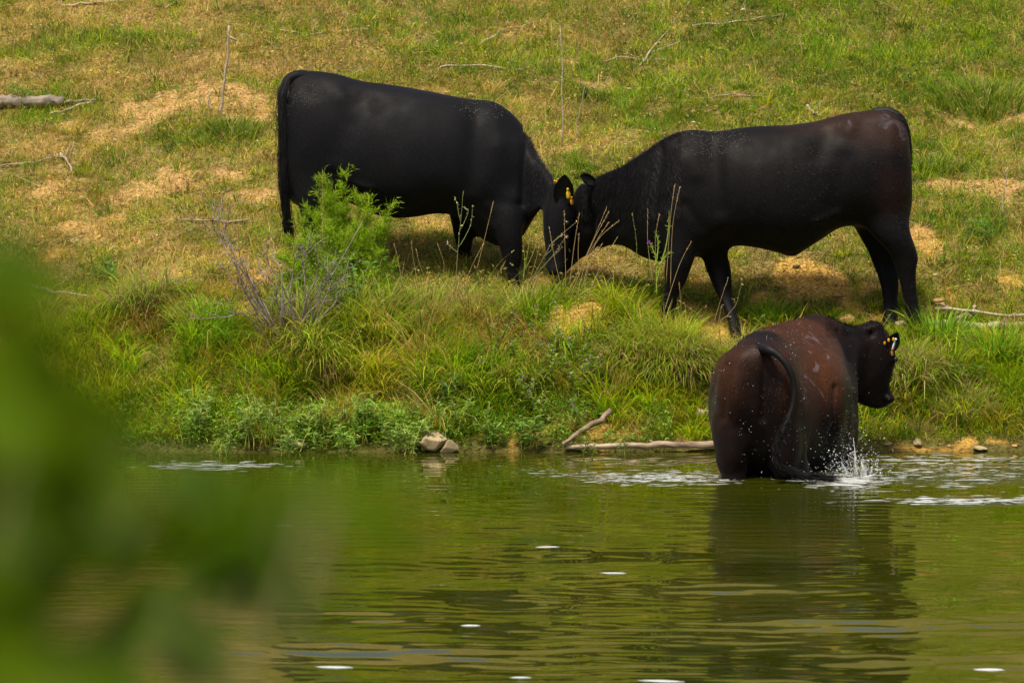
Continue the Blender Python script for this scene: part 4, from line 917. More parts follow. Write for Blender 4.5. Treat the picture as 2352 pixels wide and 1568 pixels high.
# ------------------------------------------------------------------ waterside weeds (narrow leaves), individuals
def weed(u, v, h, label, group, col=(.24, .38, .10), nst=5, leafl=.06, spread=.05, cat='weed', name='waterside_weed', stemc=(.30, .32, .06), yfix=None):
    b = G(u, v) if yfix is None else W(u, v, yfix); b = np.array([b[0], b[1], max(b[2], -.02)])
    t = thing(name, label, cat, b, group); gs, gl = Geo(), Geo()
    for k in range(nst):
        o = np.array([rng.uniform(-spread, spread), rng.uniform(-spread, spread), 0])
        P = stem_path(b + o, rng.uniform(0, 6.28), h * rng.uniform(.7, 1.1), rng.uniform(0, .3), rng.uniform(-.1, .4), 7)
        tube(gs, P, np.linspace(.0032, .0015, len(P)), jit(np.array(stemc), 1)[0], 5)
        m_ = int(9 + h * 70); tt = rng.uniform(.25, 1, m_) * 7; j = np.minimum(tt.astype(int), 6); q = P[j] + (P[j + 1] - P[j]) * (tt - j)[:, None]
        a = rng.uniform(0, 6.28, m_); d = np.stack([np.cos(a), np.sin(a), rng.uniform(.0, 1.1, m_)], 1)
        leaves(gl, q, d, np.tile([0, -.2, 1.], (m_, 1)), leafl * rng.uniform(.5, 1.15, m_), leafl * .2 * rng.uniform(.8, 1.2, m_), jit(np.array(col), m_, .25), droop=.25)
    gs.build('stems', M_stem, t)['kind'] = 'stuff'; gl.build('foliage', M_leaf, t)['kind'] = 'stuff'; return t
for i in range(34):
    u = 440 + i * 19.5 + rng.uniform(-9, 9); v = rng.uniform(985, 1046)
    weed(u, v, rng.uniform(.08, .29), 'grey-green narrow-leaved weed standing along the waterline of the left bank', 'narrow-leaved weeds along the left waterline', nst=rng.integers(4, 8), leafl=rng.uniform(.04, .06), stemc=(.40, .42, .07), col=(.24, .37, .07) if i % 3 else (.24, .42, .05))
weed(1215, 1035, .2, 'narrow-leaved weed standing in the water just right of the pale rock', 'weeds in the shallows', (.15, .28, .04), 6, .07)
weed(1130, 1030, .2, 'yellow-stemmed weed standing right beside the pale rock at the waterline', 'weeds in the shallows', (.18, .30, .04), 5, .06)
weed(1345, 1046, .13, 'sparse bent weed shoot in the water in front of the slanting branch', 'weeds in the shallows', (.24, .26, .05), 3, .05)
weed(1430, 1046, .17, 'pair of thin weed shoots in the water in front of the pale log', 'weeds in the shallows', (.20, .28, .05), 2, .05, .03)
weed(1040, 960, .28, 'tall pale-leaved weed rising above the pale rock', 'weeds in the shallows', (.16, .28, .07), 5, .075)
for (u, v, lb) in ((230, 640, 'leafy green weed clump on the left slope above the bank'), (2220, 880, 'broad-leaved green weed near the right edge above the water'), (2250, 540, 'green weed on the right slope behind the grazing cow'), (60, 230, 'bright green weed behind the grey log')):
    weed(u, v + 15, .15, lb, 'broad-leaved weeds on the slope', (.11, .26, .03), 8, .05, .10)

# purple-flowered mint-like plants
PF = [(1160, 800), (1210, 830), (1255, 770), (1290, 800), (1330, 820), (1250, 880), (1310, 900), (1200, 920), (1345, 870), (1280, 850), (1370, 800), (1230, 955), (1330, 960), (1120, 860)]
for (u, v) in PF:
    b = G(u, v + 30); t = thing('flowering_weed', 'weed with small pale purple flowers on the bank left of the biggest tussock', 'wildflower', b, 'purple-flowered weeds on the bank'); gs, gl, gp = Geo(), Geo(), Geo()
    for k in range(6):
        P = stem_path(b + np.array([rng.uniform(-.07, .07), rng.uniform(-.06, .04), 0]), rng.uniform(0, 6.28), rng.uniform(.16, .30), rng.uniform(0, .35), rng.uniform(0, .5), 8)
        tube(gs, P, np.linspace(.003, .0012, len(P)), (.22, .14, .05), 4)
        m_ = 34; tt = rng.uniform(.1, .95, m_) * 8; j = np.minimum(tt.astype(int), 7); q = P[j] + (P[j + 1] - P[j]) * (tt - j)[:, None]
        a = rng.uniform(0, 6.28, m_); d = np.stack([np.cos(a), np.sin(a), rng.uniform(.1, .9, m_)], 1)
        leaves(gl, q, d, np.tile([0, -.2, 1.], (m_, 1)), rng.uniform(.018, .042, m_), rng.uniform(.007, .014, m_), jit(np.array([.24, .42, .02]), m_, .28))
        m_ = 7; q = P[rng.integers(5, 9, m_)] + rng.normal(0, .008, (m_, 3)); a = rng.uniform(0, 6.28, m_); d = np.stack([np.cos(a), np.sin(a), rng.uniform(0, 1, m_)], 1)
        leaves(gp, q, d, rng.normal(0, 1, (m_, 3)), rng.uniform(.009, .014, m_), rng.uniform(.007, .010, m_), jit(np.array([.42, .33, .55]), m_, .15))
    gs.build('stems', M_stem, t)['kind'] = 'stuff'; gl.build('foliage', M_leaf, t)['kind'] = 'stuff'; gp.build('flowers', M_flower, t)['kind'] = 'stuff'

# ------------------------------------------------------------------ tall dry seed stalks before the cows
def stalk(pts, label, group=None, yb=None, col=(.42, .30, .13), r=.0022, head=.3, name='seed_stalk', cat='grass stalk', spikes=26, nod=0):
    base = G(pts[0][0], pts[0][1]) if yb is None else W(*pts[0], yb); y = base[1]
    t = thing(name, label, cat, base, group); gs, gh = Geo(), Geo()
    P = catmull([base] + [W(u, v, y) for u, v in pts[1:]], 5)
    tube(gs, P, np.linspace(r, r * .45, len(P)), col, 5); gs.build('stem', M_stem, t)
    m_ = spikes; tt = (1 - head * rng.uniform(0, 1, m_)) * (len(P) - 1); j = np.minimum(tt.astype(int), len(P) - 2); q = P[j] + (P[j + 1] - P[j]) * (tt - j)[:, None]
    tg = P[j + 1] - P[j]; tg /= np.linalg.norm(tg, axis=1, keepdims=True); d = tg + rng.normal(0, .28, (m_, 3))
    leaves(gh, q, d, rng.normal(0, 1, (m_, 3)), rng.uniform(.009, .017, m_), .0034, jit(np.array(col) * 1.15, m_, .2)); gh.build('seed_head', M_stem, t)['kind'] = 'stuff'
    return t
gS = 'thin dry seed stalks in front of the two lowered heads'
lS = 'thin tan dry grass stalk crossing the lowered heads of the grazing cows'
SK = [[(1290, 660), (1275, 600), (1261, 520)], [(1300, 665), (1298, 580), (1296, 485)], [(1308, 660), (1318, 570), (1331, 488)], [(1300, 680), (1345, 590), (1393, 478)], [(1310, 680), (1360, 560), (1398, 486)],
      [(1325, 685), (1350, 590), (1397, 512)], [(1335, 670), (1368, 560), (1420, 508)], [(1350, 680), (1385, 600), (1418, 545)], [(1330, 640), (1328, 580), (1330, 538)], [(1345, 690), (1350, 620), (1383, 560)]]
ORD = ['first', 'second', 'third', 'fourth', 'fifth', 'sixth', 'seventh', 'eighth', 'ninth', 'tenth']
order = sorted(range(len(SK)), key=lambda i: SK[i][-1][0])
for k, i in enumerate(order): stalk(SK[i], '%s from the left of ten dry stalks crossing the lowered cow heads' % ORD[k], gS, yb=1.02)
stalk([(1540, 600 + 60), (1545, 520), (1562, 428)], 'tall tan seed stalk rising against the right cow shoulder, the one nearest the thistle', yb=1.05)
stalk([(1530, 650), (1540, 500), (1550, 425)], 'tall tan seed stalk leaning beside the thistle, just left of its taller neighbour', yb=1.03)
stalk([(1500, 650), (1488, 560), (1488, 482)], 'upright brown stalk on the left of the thistle', yb=1.03)
stalk([(1512, 650), (1505, 560), (1514, 492)], 'upright brown stalk rising from behind the thistle', yb=1.04)
stalk([(1524, 720), (1560, 610), (1588, 555)], 'curved dry stalk in front of the near foreleg of the right cow', yb=.95)
stalk([(1095, 620), (1110, 560), (1133, 465)], 'reddish dry stalk left of the near foreleg of the left cow', yb=1.2)
stalk([(925, 660), (915, 600), (905, 560)], 'short dry stalk right of the feathery bush', yb=1.2)
stalk([(740, 560), (742, 480), (741, 392)], 'single upright seed spike above the feathery bush against the left cow', yb=1.0, head=.15)
stalk([(1445, 500 + 160), (1460, 620), (1462, 560), (1452, 488)], 'slim green stalk with tiny seed nodes left of the thistle', yb=1.04, col=(.22, .26, .07), head=.7)
for k, q in enumerate(sorted([[(960, 650), (950, 600), (945, 555)], [(985, 660), (965, 610), (955, 570)], [(1010, 660), (1020, 610), (1005, 560)], [(1065, 680), (1080, 620), (1110, 560)], [(1215, 650), (1230, 600), (1240, 560)], [(1130, 690), (1140, 640), (1160, 600)], [(885, 720), (920, 670), (1005, 640)], [(1380, 720), (1400, 640), (1440, 600)], [(1640, 740), (1655, 690), (1672, 640)], [(1560, 740), (1563, 690), (1560, 650)]], key=lambda q: q[-1][0])):
    stalk(q, '%s from the left of ten short dry stalks beneath the grazing cows' % ORD[k], 'short dry stalks along the top of the bank', yb=1.15, r=.0018)
# branching green stalk (left cow forelegs) and beside the heads
def twiggy(u0, v0, arms, label, y, col=(.22, .27, .09), buds=(.45, .42, .2)):
    base = W(u0, v0, y); base[2] = max(zf(base[0], y), base[2] - .3) if zf(base[0], y) < base[2] else base[2]; t = thing('branched_weed', label, 'weed', base); gs, gb = Geo(), Geo()
    for a in arms:
        P = catmull([W(u, v, y) for u, v in a], 4); P = P + rng.normal(0, .0015, P.shape); tube(gs, P, np.linspace(.0026, .0012, len(P)), col, 5)
        m_ = 8; j = rng.integers(len(P) // 3, len(P), m_); leaves(gb, P[j], rng.normal(0, 1, (m_, 3)) + [0, 0, .6], rng.normal(0, 1, (m_, 3)), rng.uniform(.012, .022, m_), .007, jit(np.array(buds), m_, .2))
    gs.build('stems', M_stem, t)['kind'] = 'stuff'; gb.build('buds', M_stem, t)['kind'] = 'stuff'
twiggy(1046, 640, [[(1048, 660), (1050, 590), (1057, 520), (1064, 438)], [(1052, 570), (1080, 520), (1085, 475)], [(1057, 510), (1050, 470), (1044, 452)], [(1056, 530), (1075, 490), (1068, 480)], [(1052, 580), (1035, 568), (1028, 560)]], 'pale green branching weed in front of the left cow far foreleg', 1.2)
twiggy(1240, 620, [[(1215, 650), (1245, 600), (1270, 555), (1325, 510)], [(1262, 565), (1290, 540), (1300, 545)], [(1250, 590), (1268, 570), (1265, 545)], [(1215, 650), (1275, 580), (1302, 540)], [(1270, 590), (1285, 575), (1290, 565)]], 'thin branching weed with pink-brown buds between the lowered heads and foreleg', 1.18, (.22, .22, .09), (.5, .32, .2))
twiggy(1200, 620, [[(1200, 650), (1212, 580), (1220, 530)], [(1205, 620), (1225, 580), (1240, 510)], [(1202, 640), (1205, 600), (1203, 560)]], 'yellow-green seeding grass stem by the left cow near foreleg', 1.2, (.28, .34, .05), (.4, .42, .1))
twiggy(1640, 760, [[(1655, 790), (1652, 740), (1658, 700)], [(1655, 760), (1600, 720), (1560, 690)], [(1650, 740), (1690, 700), (1705, 640)]], 'crooked reddish weed around the forelegs of the right cow', .85, (.26, .2, .1), (.45, .3, .18))
# thistle
b = W(1508, 640, 1.03); b[2] = zf(b[0], 1.03); t = thing('thistle', 'spiny yellow-green thistle with a small purple flower against the right cow brisket', 'thistle', b); gs, gl = Geo(), Geo()
for a in ([(1508, 680), (1507, 600), (1500, 575), (1492, 560)], [(1508, 650), (1520, 600), (1530, 565), (1536, 520), (1537, 485)], [(1512, 610), (1528, 590), (1540, 580)], [(1507, 610), (1512, 560), (1506, 535)]):
    P = catmull([W(u, v, 1.03) for u, v in a], 5); tube(gs, P, np.linspace(.005, .002, len(P)), (.30, .38, .05), 6); m_ = 46; j = rng.integers(0, len(P), m_)
    leaves(gl, P[j], rng.normal(0, 1, (m_, 3)) + [0, 0, .5], rng.normal(0, 1, (m_, 3)), rng.uniform(.012, .032, m_), rng.uniform(.003, .006, m_), jit(np.array([.30, .40, .05]), m_, .2))
gs.build('stems', M_stem, t)['kind'] = 'stuff'; gl.build('spines', M_leaf, t)['kind'] = 'stuff'; gp = Geo(); c = W(1490, 557, 1.02)
leaves(gp, np.tile(c, (30, 1)), rng.normal(0, .5, (30, 3)) + [0, 0, 1], rng.normal(0, 1, (30, 3)), .016, .005, jit(np.array([.42, .10, .55]), 30, .15)); gp.build('flower', M_flower, t)

# ------------------------------------------------------------------ fallen wood, stakes, stones
def stick(uv, r0, r1, label, name='fallen_stick', cat='stick', m=M_pale, k=9, lift=.012, group=None, twigs=0, amt=.006, n=7):
    P = [];
    for i, (u, v) in enumerate(uv):
        q = G(u, v); q[2] += lift + r0; P.append(q)
    o = np.array(P[0]); g = Geo(); Q = wob(P, k, amt); tube(g, Q, np.linspace(r0, r1, k), n=n, rough=.07)
    for i in range(twigs):
        j = rng.integers(1, k - 1); d = rng.normal(0, 1, 3); d[2] = abs(d[2]); d = d / np.linalg.norm(d) * rng.uniform(.06, .16); tube(g, wob([Q[j], Q[j] + d], 4, .004), np.linspace(r1 * .8, r1 * .35, 4), n=5)
    ob = g.build(name, m, origin=tuple(o), smooth=True); tag(ob, label, cat, group); return ob
# big grey log upper left
stick([(-40, 252), (18, 250), (80, 250), (150, 246)], .054, .036, 'thick weathered grey log lying on the hillside at the upper left edge', 'fallen_log', 'log', M_greywood, 20, -.012, amt=.007, n=14)
stick([(150, 246), (190, 243), (222, 240)], .016, .006, 'thin splintered grey stick at the tip of the upper-left log', m=M_greywood)
stick([(118, 270), (160, 258), (212, 246)], .010, .006, 'pale stick propped across the end of the upper-left log')
stick([(1010, 162), (1060, 158), (1120, 160), (1200, 170)], .010, .004, 'pale fallen stick above the left cow back', twigs=3)
stick([(1100, 115), (1150, 80), (1240, 55)], .008, .003, 'thin slanting stick near the top above the left cow shoulders', twigs=3)
stick([(1470, 160), (1510, 105), (1590, 5)], .008, .004, 'long dry stem slanting up to the top edge right of centre', twigs=2)
stick([(1490, 130), (1560, 102), (1545, 98)], .006, .003, 'short forked twig beside the long slanting stem at the top')
stick([(1590, 70), (1680, 60), (1760, 50), (1800, 42)], .009, .003, 'long pale branch lying near the top right of centre', twigs=4)
stick([(1380, 150), (1430, 140), (1540, 145)], .007, .003, 'low pale stick on the hillside above the gap between the cows', twigs=2)
stick([(1440, 210), (1500, 210), (1590, 182)], .008, .003, 'pale bent stick above the right cow withers', twigs=2)
stick([(1610, 235), (1680, 225), (1760, 230)], .007, .003, 'thin stick lying just above the right cow back', twigs=5)
stick([(1853, 250), (1868, 266), (1885, 275)], .011, .006, 'stubby pale stick poking up behind the right cow loin')
stick([(570, 512), (500, 516), (440, 512), (340, 514)], .009, .004, 'thin brown stick left of the left cow hooves', twigs=3, m=M_drift)
stick([(0, 388), (60, 383), (140, 364)], .006, .004, 'thin straight stem lying at the left edge of the hillside')
stick([(140, 366), (155, 380), (165, 405)], .012, .006, 'small knobbly bleached root on the left of the hillside', twigs=4)
stick([(60, 665), (120, 680), (200, 690)], .016, .008, 'pale stick half buried in grass on the left bank', m=M_pale)
stick([(140, 20), (200, 14), (310, 8)], .009, .004, 'thin stick lying at the very top left')
stick([(640, 75), (720, 85), (850, 72)], .007, .003, 'thin stem lying above and behind the left cow rump', twigs=2)
stick([(380, 30), (400, 12), (430, 0)], .007, .003, 'short curved stem at the top left')
# driftwood on the right
stick([(2060, 765), (2120, 764), (2200, 762), (2290, 770), (2400, 772)], .022, .026, 'long bleached driftwood limb lying along the top of the right bank', 'driftwood', 'driftwood', M_pale, 16, .03, n=9)
stick([(2175, 775), (2240, 740), (2240, 735)], .02, .012, 'forked bleached driftwood piece crossing the long limb at the right', 'driftwood', 'driftwood', M_pale, 9, .06)
stick([(2190, 745), (2150, 742), (2240, 752), (2352, 758)], .014, .01, 'upper thin bleached driftwood branch at the right edge', 'driftwood', 'driftwood', M_pale, 10, .08)
stick([(2230, 756), (2190, 735), (2150, 722)], .014, .006, 'short broken driftwood stub pointing up and left at the right edge', 'driftwood', 'driftwood', M_drift, 7, .06)
stick([(2300, 765), (2325, 752), (2340, 745)], .02, .010, 'knotty driftwood end at the right frame edge', 'driftwood', 'driftwood', M_drift, 7, .04)
# waterline logs
def yb_stick(uvy, r0, r1, label, m, k=14, n=10, name='driftwood', cat='driftwood', amt=.006, twigs=0):
    P = [W(u, v, y) for u, v, y in uvy]; g = Geo(); Q = wob(P, k, amt); tube(g, Q, np.linspace(r0, r1, k), n=n, rough=.09)
    for i in range(twigs):
        j = rng.integers(2, k - 2); d = rng.normal(0, 1, 3); d[2] = abs(d[2]); tube(g, wob([Q[j], Q[j] + d / np.linalg.norm(d) * .07], 4, .004), np.linspace(.009, .004, 4), n=5)
    ob = g.build(name, m, origin=tuple(P[0]), smooth=True); return tag(ob, label, cat)
yb_stick([(1300, 1026, .03), (1400, 1024, .02), (1520, 1020, .02), (1620, 1022, .02), (1700, 1020, .02)], .015, .024, 'long pale log lying at the waterline left of the wading cow', M_drift, 22, 12, 'waterline_log', 'log', .004, 3)
yb_stick([(1292, 1020, .0), (1330, 995, .05), (1365, 970, .12), (1402, 948, .25)], .013, .020, 'slanting bare branch rising from the water under the tussocks', M_drift, 9, 9)
yb_stick([(1600, 946, .35), (1650, 950, .33), (1720, 955, .30)], .03, .02, 'short piece of dead wood in the bank just left of the wading cow', M_drift, 8, 9)
yb_stick([(218, 968, .62), (260, 988, .58), (318, 1003, .5)], .014, .024, 'short pale driftwood stub at the waterline far left', M_pale, 8, 9)
yb_stick([(445, 950, .35), (470, 975, .3), (500, 1000, .2)], .016, .012, 'small grey wood piece half hidden in the weeds at the left waterline', M_greywood, 7, 8)
# upright broken stake and its small neighbour
def stake(uv, r0, r1, label, extra=None):
    b = G(*uv[0]); P = [b] + [W(u, v, b[1]) for u, v in uv[1:]]; t = thing('dry_stem', label, 'stake', b); g = Geo(); Q = wob(P, 10, .004); tube(g, Q, np.linspace(r0, r1, 10), n=7, rough=.08); g.build('shaft', M_pale, t, smooth=True)
    if extra:
        g = Geo(); tube(g, wob([W(u, v, b[1]) for u, v in extra], 4, .002), np.linspace(r1 * 1.4, r1, 4), n=6); g.build('snapped_tip', M_pale, t)
stake([(503, 268), (512, 220), (522, 120), (526, 57)], .011, .008, 'tall pale upright dead stem with a snapped top left of the black cow', [(526, 85), (535, 90), (545, 93)])
stake([(478, 260), (479, 235), (480, 215)], .006, .006, 'short pale upright stub beside the tall dead stem')
stake([(1290, 340), (1292, 250), (1292, 150), (1284, 60)], .006, .003, 'tall thin brown dead stem standing above the gap between the cows')
stake([(1318, 330), (1332, 250), (1345, 190)], .004, .002, 'thin leaning brown stem right of the tall dead stem between the cows')
stake([(2300, 500), (2306, 440), (2314, 385)], .007, .003, 'dry brown stem standing on the slope near the right edge')
# stones
def stone(u, v, rx, ry, rz, label, m=M_rock, seed=1, name='rock', lift=0, yfix=None, flat=.75, cat='rock'):
    b = G(u, v) if yfix is None else W(u, v, yfix); g = Geo(); blob(g, b + np.array([0, 0, lift]), (rx, ry, rz), seed=seed, rough=.38, sub=4, flat=flat, cuts=14)
    ob = g.build(name, m, origin=tuple(b), smooth=True); return tag(ob, label, cat)
stone(988, 1014, .13, .08, .085, 'large pale angular rock at the waterline among the weeds', seed=3, yfix=.05)
stone(1030, 1026, .065, .06, .06, 'smaller pale rock touching the right side of the large waterline rock', seed=9, yfix=.03)
stone(2108, 1017, .032, .03, .032, 'rounded tan stone on the shore right of the wading cow', seed=5, yfix=.1, flat=1)
stone(2250, 1028, .06, .04, .018, 'flat pale stone at the waterline near the right edge', seed=6, yfix=.06)
stone(2040, 1020, .035, .03, .018, 'low tan stone on the shore just behind the splash', seed=8, yfix=.1)
stone(2160, 692, .065, .05, .035, 'pale clay clod on the slope right of the hind hooves', M_clay, 11)
stone(1945, 742, .09, .06, .045, 'pale clay boulder behind the back of the wading cow', M_clay, 12, lift=.02)
stone(395, 645, .10, .07, .035, 'flat brown clod sticking out over the left bank', M_drift, 13, 'clod', cat='clod')
stone(690, 1020, .05, .03, .03, 'small brownish rock in the weeds at the left waterline', M_drift, 14, yfix=.04)
stone(262, 60, .035, .03, .02, 'whitish crumpled leaf-like stone on the top left of the hillside', M_pale, 15)
for i, (u, v) in enumerate(((1350, 985), (1470, 990), (1570, 985), (2180, 1026), (2330, 1025))):
    stone(u, v, rng.uniform(.02, .045), .03, .015, '%s from the left of five small muddy clods along the waterline' % ORD[i], M_clay, 20 + i, 'clod', cat='clod')['group'] = 'muddy clods along the waterline'
for i, (u, v) in enumerate(((1740, 640), (1795, 660), (1830, 610), (1850, 690), (1880, 640), (1925, 680))):
    stone(u, v, rng.uniform(.03, .07), .04, .02, '%s from the left of six clay lumps below the right cow belly' % ORD[i], M_clay, 30 + i, 'clod', cat='clod')['group'] = 'clay lumps on the bare cut'

# ------------------------------------------------------------------ splash, droplets, froth and modelled glints, flies
M_foam_glint = mat('foam_glint', (.55, .58, .56), .3, .6)  # white colour for froth and the modelled sky glints
M_drop = mat('water_drop', (.85, .88, .88), .05, .6); M_drop.node_tree.nodes['Principled BSDF'].inputs['Transmission Weight'].default_value = .55
YSPL = -1.35; sb = W(1970, 1100, YSPL)
t = thing('splash', 'water splash thrown up right of the wading cow belly', 'splash', (sb[0], YSPL, 0)); 
def tongue(pts, r, w=.5):
    g = Geo(); P = catmull([W(u, v, YSPL + dy) for u, v, dy in pts], 5); tube(g, P, np.interp(np.linspace(0, 1, len(P)), [0, .4, 1], r), n=8, rough=.22); g.build('water_jet', M_drop, t, smooth=True)
tongue([(1972, 1108, 0), (1966, 1075, .0), (1964, 1040, .02), (1960, 1005, .03)], [.012, .006, .0015]); tongue([(1988, 1106, -.03), (1984, 1080, -.02), (1978, 1058, 0)], [.020, .012, .003])
tongue([(1998, 1106, -.03), (2000, 1088, -.05), (2004, 1070, -.05)], [.014, .008, .002]); tongue([(1950, 1105, .02), (1944, 1085, .02), (1932, 1060, .0)], [.022, .012, .003]); tongue([(1975, 1106, -.1), (1990, 1096, -.12), (2010, 1090, -.12)], [.02, .012, .003])
def drops(g, c, r):
    """octahedral-ish drops, 8 triangles each"""
    n = len(c); o = np.array([[1, 0, 0], [-1, 0, 0], [0, 1, 0], [0, -1, 0], [0, 0, 1], [0, 0, -1.]]); V = c[:, None] + o[None] * np.asarray(r)[:, None, None]
    F = np.array([[0, 2, 4], [2, 1, 4], [1, 3, 4], [3, 0, 4], [2, 0, 5], [1, 2, 5], [3, 1, 5], [0, 3, 5]])[None] + (np.arange(n) * 6)[:, None, None]; g.add(V.reshape(-1, 3), F.reshape(-1, 3))
g = Geo(); n = 900; u = 1968 + rng.normal(0, 24, n) * (1 + rng.uniform(0, .8, n)); v = 1104 - np.abs(rng.gamma(1.3, 25, n)); k = v > 975
c = np.array([W(a, b, YSPL + d) for a, b, d in zip(u[k], v[k], rng.normal(0, .09, k.sum()))]); drops(g, c, rng.gamma(3, .0009, len(c)) + .0008)
n = 170; c = np.array([W(a, b, YSPL + d) for a, b, d in zip(rng.normal(1900, 60, n), 1098 - rng.gamma(1.2, 14, n), rng.normal(-.15, .1, n))]); drops(g, c, rng.gamma(3, .0007, n) + .0008)
o = g.build('spray', M_drop, t); o['kind'] = 'stuff'
# droplets on the wet cow: along the right flank, rump and tail
co, nr, U, V_ = COW3
cand = np.where((nr[:, 1] < .1) & (U > 1640))[0]
wgt = np.where(U[cand] > 1880, np.clip((V_[cand] - 880) / 200, .02, 1) ** 1.5 * 3.0, .12) * np.where(V_[cand] > 1088, 0, 1); wgt = wgt / wgt.sum()
i = rng.choice(cand, 800, p=wgt); g = Geo(); drops(g, co[i] + nr[i] * .004, rng.gamma(2.2, .0006, 800) + .0005)
i = rng.choice(np.where((nr[:, 1] < 0) & (U < 1850) & (U > 1690) & (V_ < 1080))[0], 110); drops(g, co[i] + nr[i] * .012, rng.gamma(2, .0006, 110) + .0006)
o = g.build('water_drops', M_drop, cow3); o['kind'] = 'stuff'
# flies / dust flecks
M_fly = mat('dusty_fleck', (.33, .30, .24), .7, .2)
def flecks(parent, co, nr, sel, n, r=.0022):
    i = rng.choice(np.where(sel)[0], n); g = Geo(); c = co[i] + nr[i] * .004; V = c; drops(g, c, rng.uniform(.6, 1.3, n) * r); o = g.build('flies', M_fly, parent); o['kind'] = 'stuff'
def from_obj(o): 
    me = [c for c in o.children if c.name.startswith('body')][0].data; a = np.zeros(len(me.vertices) * 3, np.float32); me.vertices.foreach_get('co', a); b = np.zeros_like(a); me.vertices.foreach_get('normal', b)
    a = a.reshape(-1, 3) + np.array(o.location, np.float32); return a, b.reshape(-1, 3)
a, b = from_obj(cow1); U, V_ = UV(a); dd = ((U - 1110) / 55) ** 2 + ((V_ - 250) / 28) ** 2; flecks(cow1, a, b, (b[:, 1] < .2) & (dd + rng.normal(0, .35, len(dd)) < 1.), 110)
dd = ((U - 700) / 45) ** 2 + ((V_ - 220) / 28) ** 2; flecks(cow1, a, b, (b[:, 1] < .2) & (dd + rng.normal(0, .3, len(dd)) < .8), 160, .0016)
a, b = from_obj(cow2); U, V_ = UV(a); dd = ((U - 1640) / 75) ** 2 + ((V_ - 325) / 38) ** 2; flecks(cow2, a, b, (b[:, 1] < .2) & (dd + rng.normal(0, .4, len(dd)) < .9), 330, .002)
flecks(cow3, co, nr, (nr[:, 1] < .3) & (COW3[2] > 1900) & (COW3[3] < 930), 90, .0019)
# ragged thin flecks and streaks: froth and sky glints modelled as white mesh
def wz(v): return 2.8 / math.tan(PITCH + (v - 784) / FPX) - 28
def foam_glint_fleck(g, x, y, rx, ry):
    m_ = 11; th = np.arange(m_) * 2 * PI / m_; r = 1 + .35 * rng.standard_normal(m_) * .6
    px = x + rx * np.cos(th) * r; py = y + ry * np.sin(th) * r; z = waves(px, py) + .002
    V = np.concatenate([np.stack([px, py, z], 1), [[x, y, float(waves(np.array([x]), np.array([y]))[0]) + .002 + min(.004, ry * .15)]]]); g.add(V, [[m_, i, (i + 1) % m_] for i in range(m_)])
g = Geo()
def foam_glint_zone(u, v, ru, rv, n, s=(.006, .03)):
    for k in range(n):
        a, b = u + rng.normal(0, ru * .5), v + rng.normal(0, rv * .5); y = wz(b); x = (a - 1176) / FPX * (y + 28); r = rng.uniform(*s) * rng.uniform(.4, 1); foam_glint_fleck(g, x, y, r * rng.uniform(1.2, 3.4), r * rng.uniform(.3, .8))
foam_glint_zone(1500, 1098, 170, 16, 380, (.004, .022)); foam_glint_zone(1590, 1100, 100, 10, 60, (.005, .02)); foam_glint_zone(1950, 1102, 110, 12, 260, (.004, .022)); foam_glint_zone(1950, 1112, 70, 16, 100, (.006, .03)); foam_glint_zone(2160, 1080, 260, 40, 240, (.004, .026)); foam_glint_zone(2240, 1150, 200, 9, 130, (.006, .035)); foam_glint_zone(2180, 1055, 240, 10, 80)
foam_glint_zone(480, 1070, 130, 12, 110); foam_glint_zone(1250, 1085, 90, 12, 40, (.004, .012)); foam_glint_zone(1400, 1300, 1500, 260, 30, (.002, .004))
for k in range(26): foam_glint_zone(rng.uniform(0, 2352), rng.uniform(1130, 1560), 10, 3, 1, (.002, .005))
stuff(g.build('foam_glint', M_foam_glint), 'white flecks and streaks modelling sky glints with some froth round the wading cow', 'foam_glint')
for (u, v, r, lb) in ((765, 1526, .055, 'largest white modelled sky glint near the bottom, left of centre'), (1412, 1318, .045, 'white modelled sky glint in mid-pond right of centre'), (1258, 1258, .04, 'white modelled sky glint near the middle of the pond'), (2280, 1535, .045, 'white modelled sky glint near the bottom right corner'),
                      (640, 1207, .05, 'upper of two white modelled sky glints behind the blurred leaves'), (580, 1230, .075, 'lower of two white modelled sky glints behind the blurred leaves'), (245, 1556, .05, 'white modelled sky glint at the bottom left behind the blurred leaves'), (1080, 1436, .03, 'small modelled sky glint on dark ripples below the middle'),
                      (1520, 1564, .06, 'modelled sky glint cut by the bottom edge right of centre'), (1195, 1556, .03, 'small modelled sky glint at the bottom centre')):
    g = Geo(); y = wz(v); x = (u - 1176) / FPX * (y + 28); m_ = 20; th = np.arange(m_) * 2 * PI / m_; r_ = 1 + .12 * rng.standard_normal(m_)  # white ovals laid on the water in place of sky glints
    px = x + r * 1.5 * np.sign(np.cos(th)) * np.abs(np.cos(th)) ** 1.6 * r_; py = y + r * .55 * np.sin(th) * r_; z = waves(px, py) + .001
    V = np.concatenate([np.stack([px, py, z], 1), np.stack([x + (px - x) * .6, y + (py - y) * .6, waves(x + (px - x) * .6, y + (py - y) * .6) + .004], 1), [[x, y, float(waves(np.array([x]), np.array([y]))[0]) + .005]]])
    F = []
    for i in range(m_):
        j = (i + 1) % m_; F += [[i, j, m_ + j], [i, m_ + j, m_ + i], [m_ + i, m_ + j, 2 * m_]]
    g.add(V, F); ob = g.build('glint_patch', M_foam_glint, origin=(x, y, 0), smooth=True); tag(ob, lb, 'foam_glint')

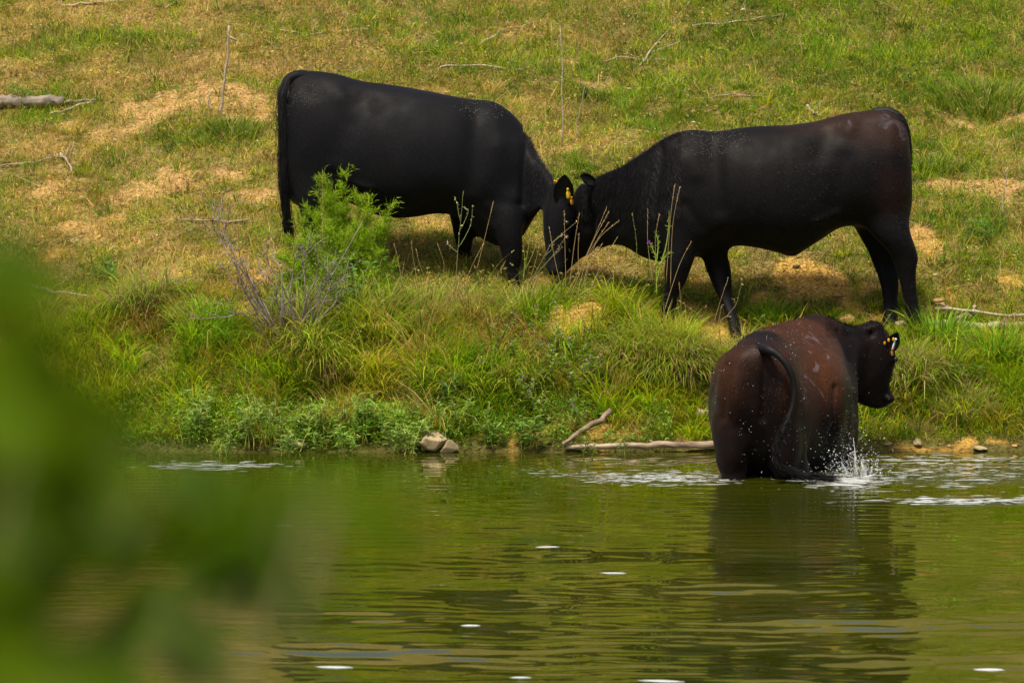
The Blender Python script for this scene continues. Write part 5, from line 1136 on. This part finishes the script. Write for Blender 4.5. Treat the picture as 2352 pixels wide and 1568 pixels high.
# ------------------------------------------------------------------ out-of-focus shrub on the near bank, close to the camera
sh = thing('near_shrub', 'blurred green leafy shrub close to the camera along the left side', 'shrub', (-.42, -26.75, zf(-.42, -26.75)))
def leaf_mesh(col, ln, wd):
    g = Geo(); k = 7
    V = []; F = []
    for i in range(k + 1):
        t_ = i / k; w = wd * .5 * math.sin(PI * min(1, t_ * .97 + .015)) ** .8 * (1.15 - .35 * t_); z = -.18 * ln * t_ * t_
        V += [[ln * t_, -w, z + w * .25], [ln * t_, 0, z], [ln * t_, w, z + w * .25]]
    for i in range(k):
        a = 3 * i; F += [[a, a + 3, a + 4], [a, a + 4, a + 1], [a + 1, a + 4, a + 5], [a + 1, a + 5, a + 2]]
    g.add(V, F, col); me = g.mesh('leaf', smooth=True); me.materials.append(M_near); return me
LM = [leaf_mesh((.095, .175, .002), .044, .016), leaf_mesh((.125, .205, .002), .036, .015), leaf_mesh((.05, .105, .002), .042, .015), leaf_mesh((.10, .18, .03), .034, .015)]
def near(u, v, d): return W(u, v, CAM_Y + d)
base = np.array(sh.location)
clusters = [(-90, 540, 50, 170, 5, 1.3, 1), (-80, 860, 60, 110, 10, 1.3, 1), (60, 880, 100, 70, 5, 1.3, 0), (240, 930, 90, 70, 4, 1.3, 1), (-70, 1080, 70, 110, 7, 1.3, 0), (130, 1100, 110, 80, 3, 1.4, 0),
            (400, 1080, 80, 50, 4, 1.3, 0), (530, 1140, 90, 40, 6, 1.3, 2), (690, 1110, 90, 30, 5, 1.3, 0), (820, 1085, 50, 20, 2, 1.3, 3), (-80, 1330, 70, 110, 10, 1.3, 1), (-60, 1520, 90, 60, 9, 1.3, 0), (575, 1262, 18, 50, 16, 2.3, 2),
            (318, 1455, 26, 70, 20, 2.2, 2), (240, 1290, 60, 60, 2, 1.3, 2), (180, 1540, 60, 30, 2, 1.2, 0)]
for (u, v, ru, rv, n, d, kind) in clusters:
    c = near(u - 40, v + 40, d); g = Geo(); m1 = (base + c) / 2 + np.array([-.10, 0, -.02])
    P = wob([base, m1, c], 10, .004); tube(g, P, np.linspace(.006, .0014, 10), (.16, .14, .06), 6); br = g.build('branch', M_stem, sh)
    for k in range(n):
        q = near(u + rng.normal(0, ru * .6), v + rng.normal(0, rv * .6), d + rng.normal(0, .06))
        me = LM[rng.choice([kind, rng.integers(0, 4)], p=[.75, .25])]
        lf = bpy.data.objects.new('leaf', me); COL.objects.link(lf); lf.parent = br
        a = rng.uniform(0, 6.28); ax = Vector((math.cos(a), rng.normal(0, .4), -.55 + math.sin(a) * .5)).normalized()
        lf.location = tuple(q - base); lf.rotation_euler = (ax.to_track_quat('X', 'Z').to_matrix() @ __import__('mathutils').Matrix.Rotation(rng.normal(.9, .5), 3, 'X')).to_euler(); s_ = rng.uniform(.8, 1.25); lf.scale = (s_, s_, s_)
# sky: the world itself
print('objects', len(bpy.data.objects), 'tris', sum(len(m.polygons) for m in bpy.data.meshes))
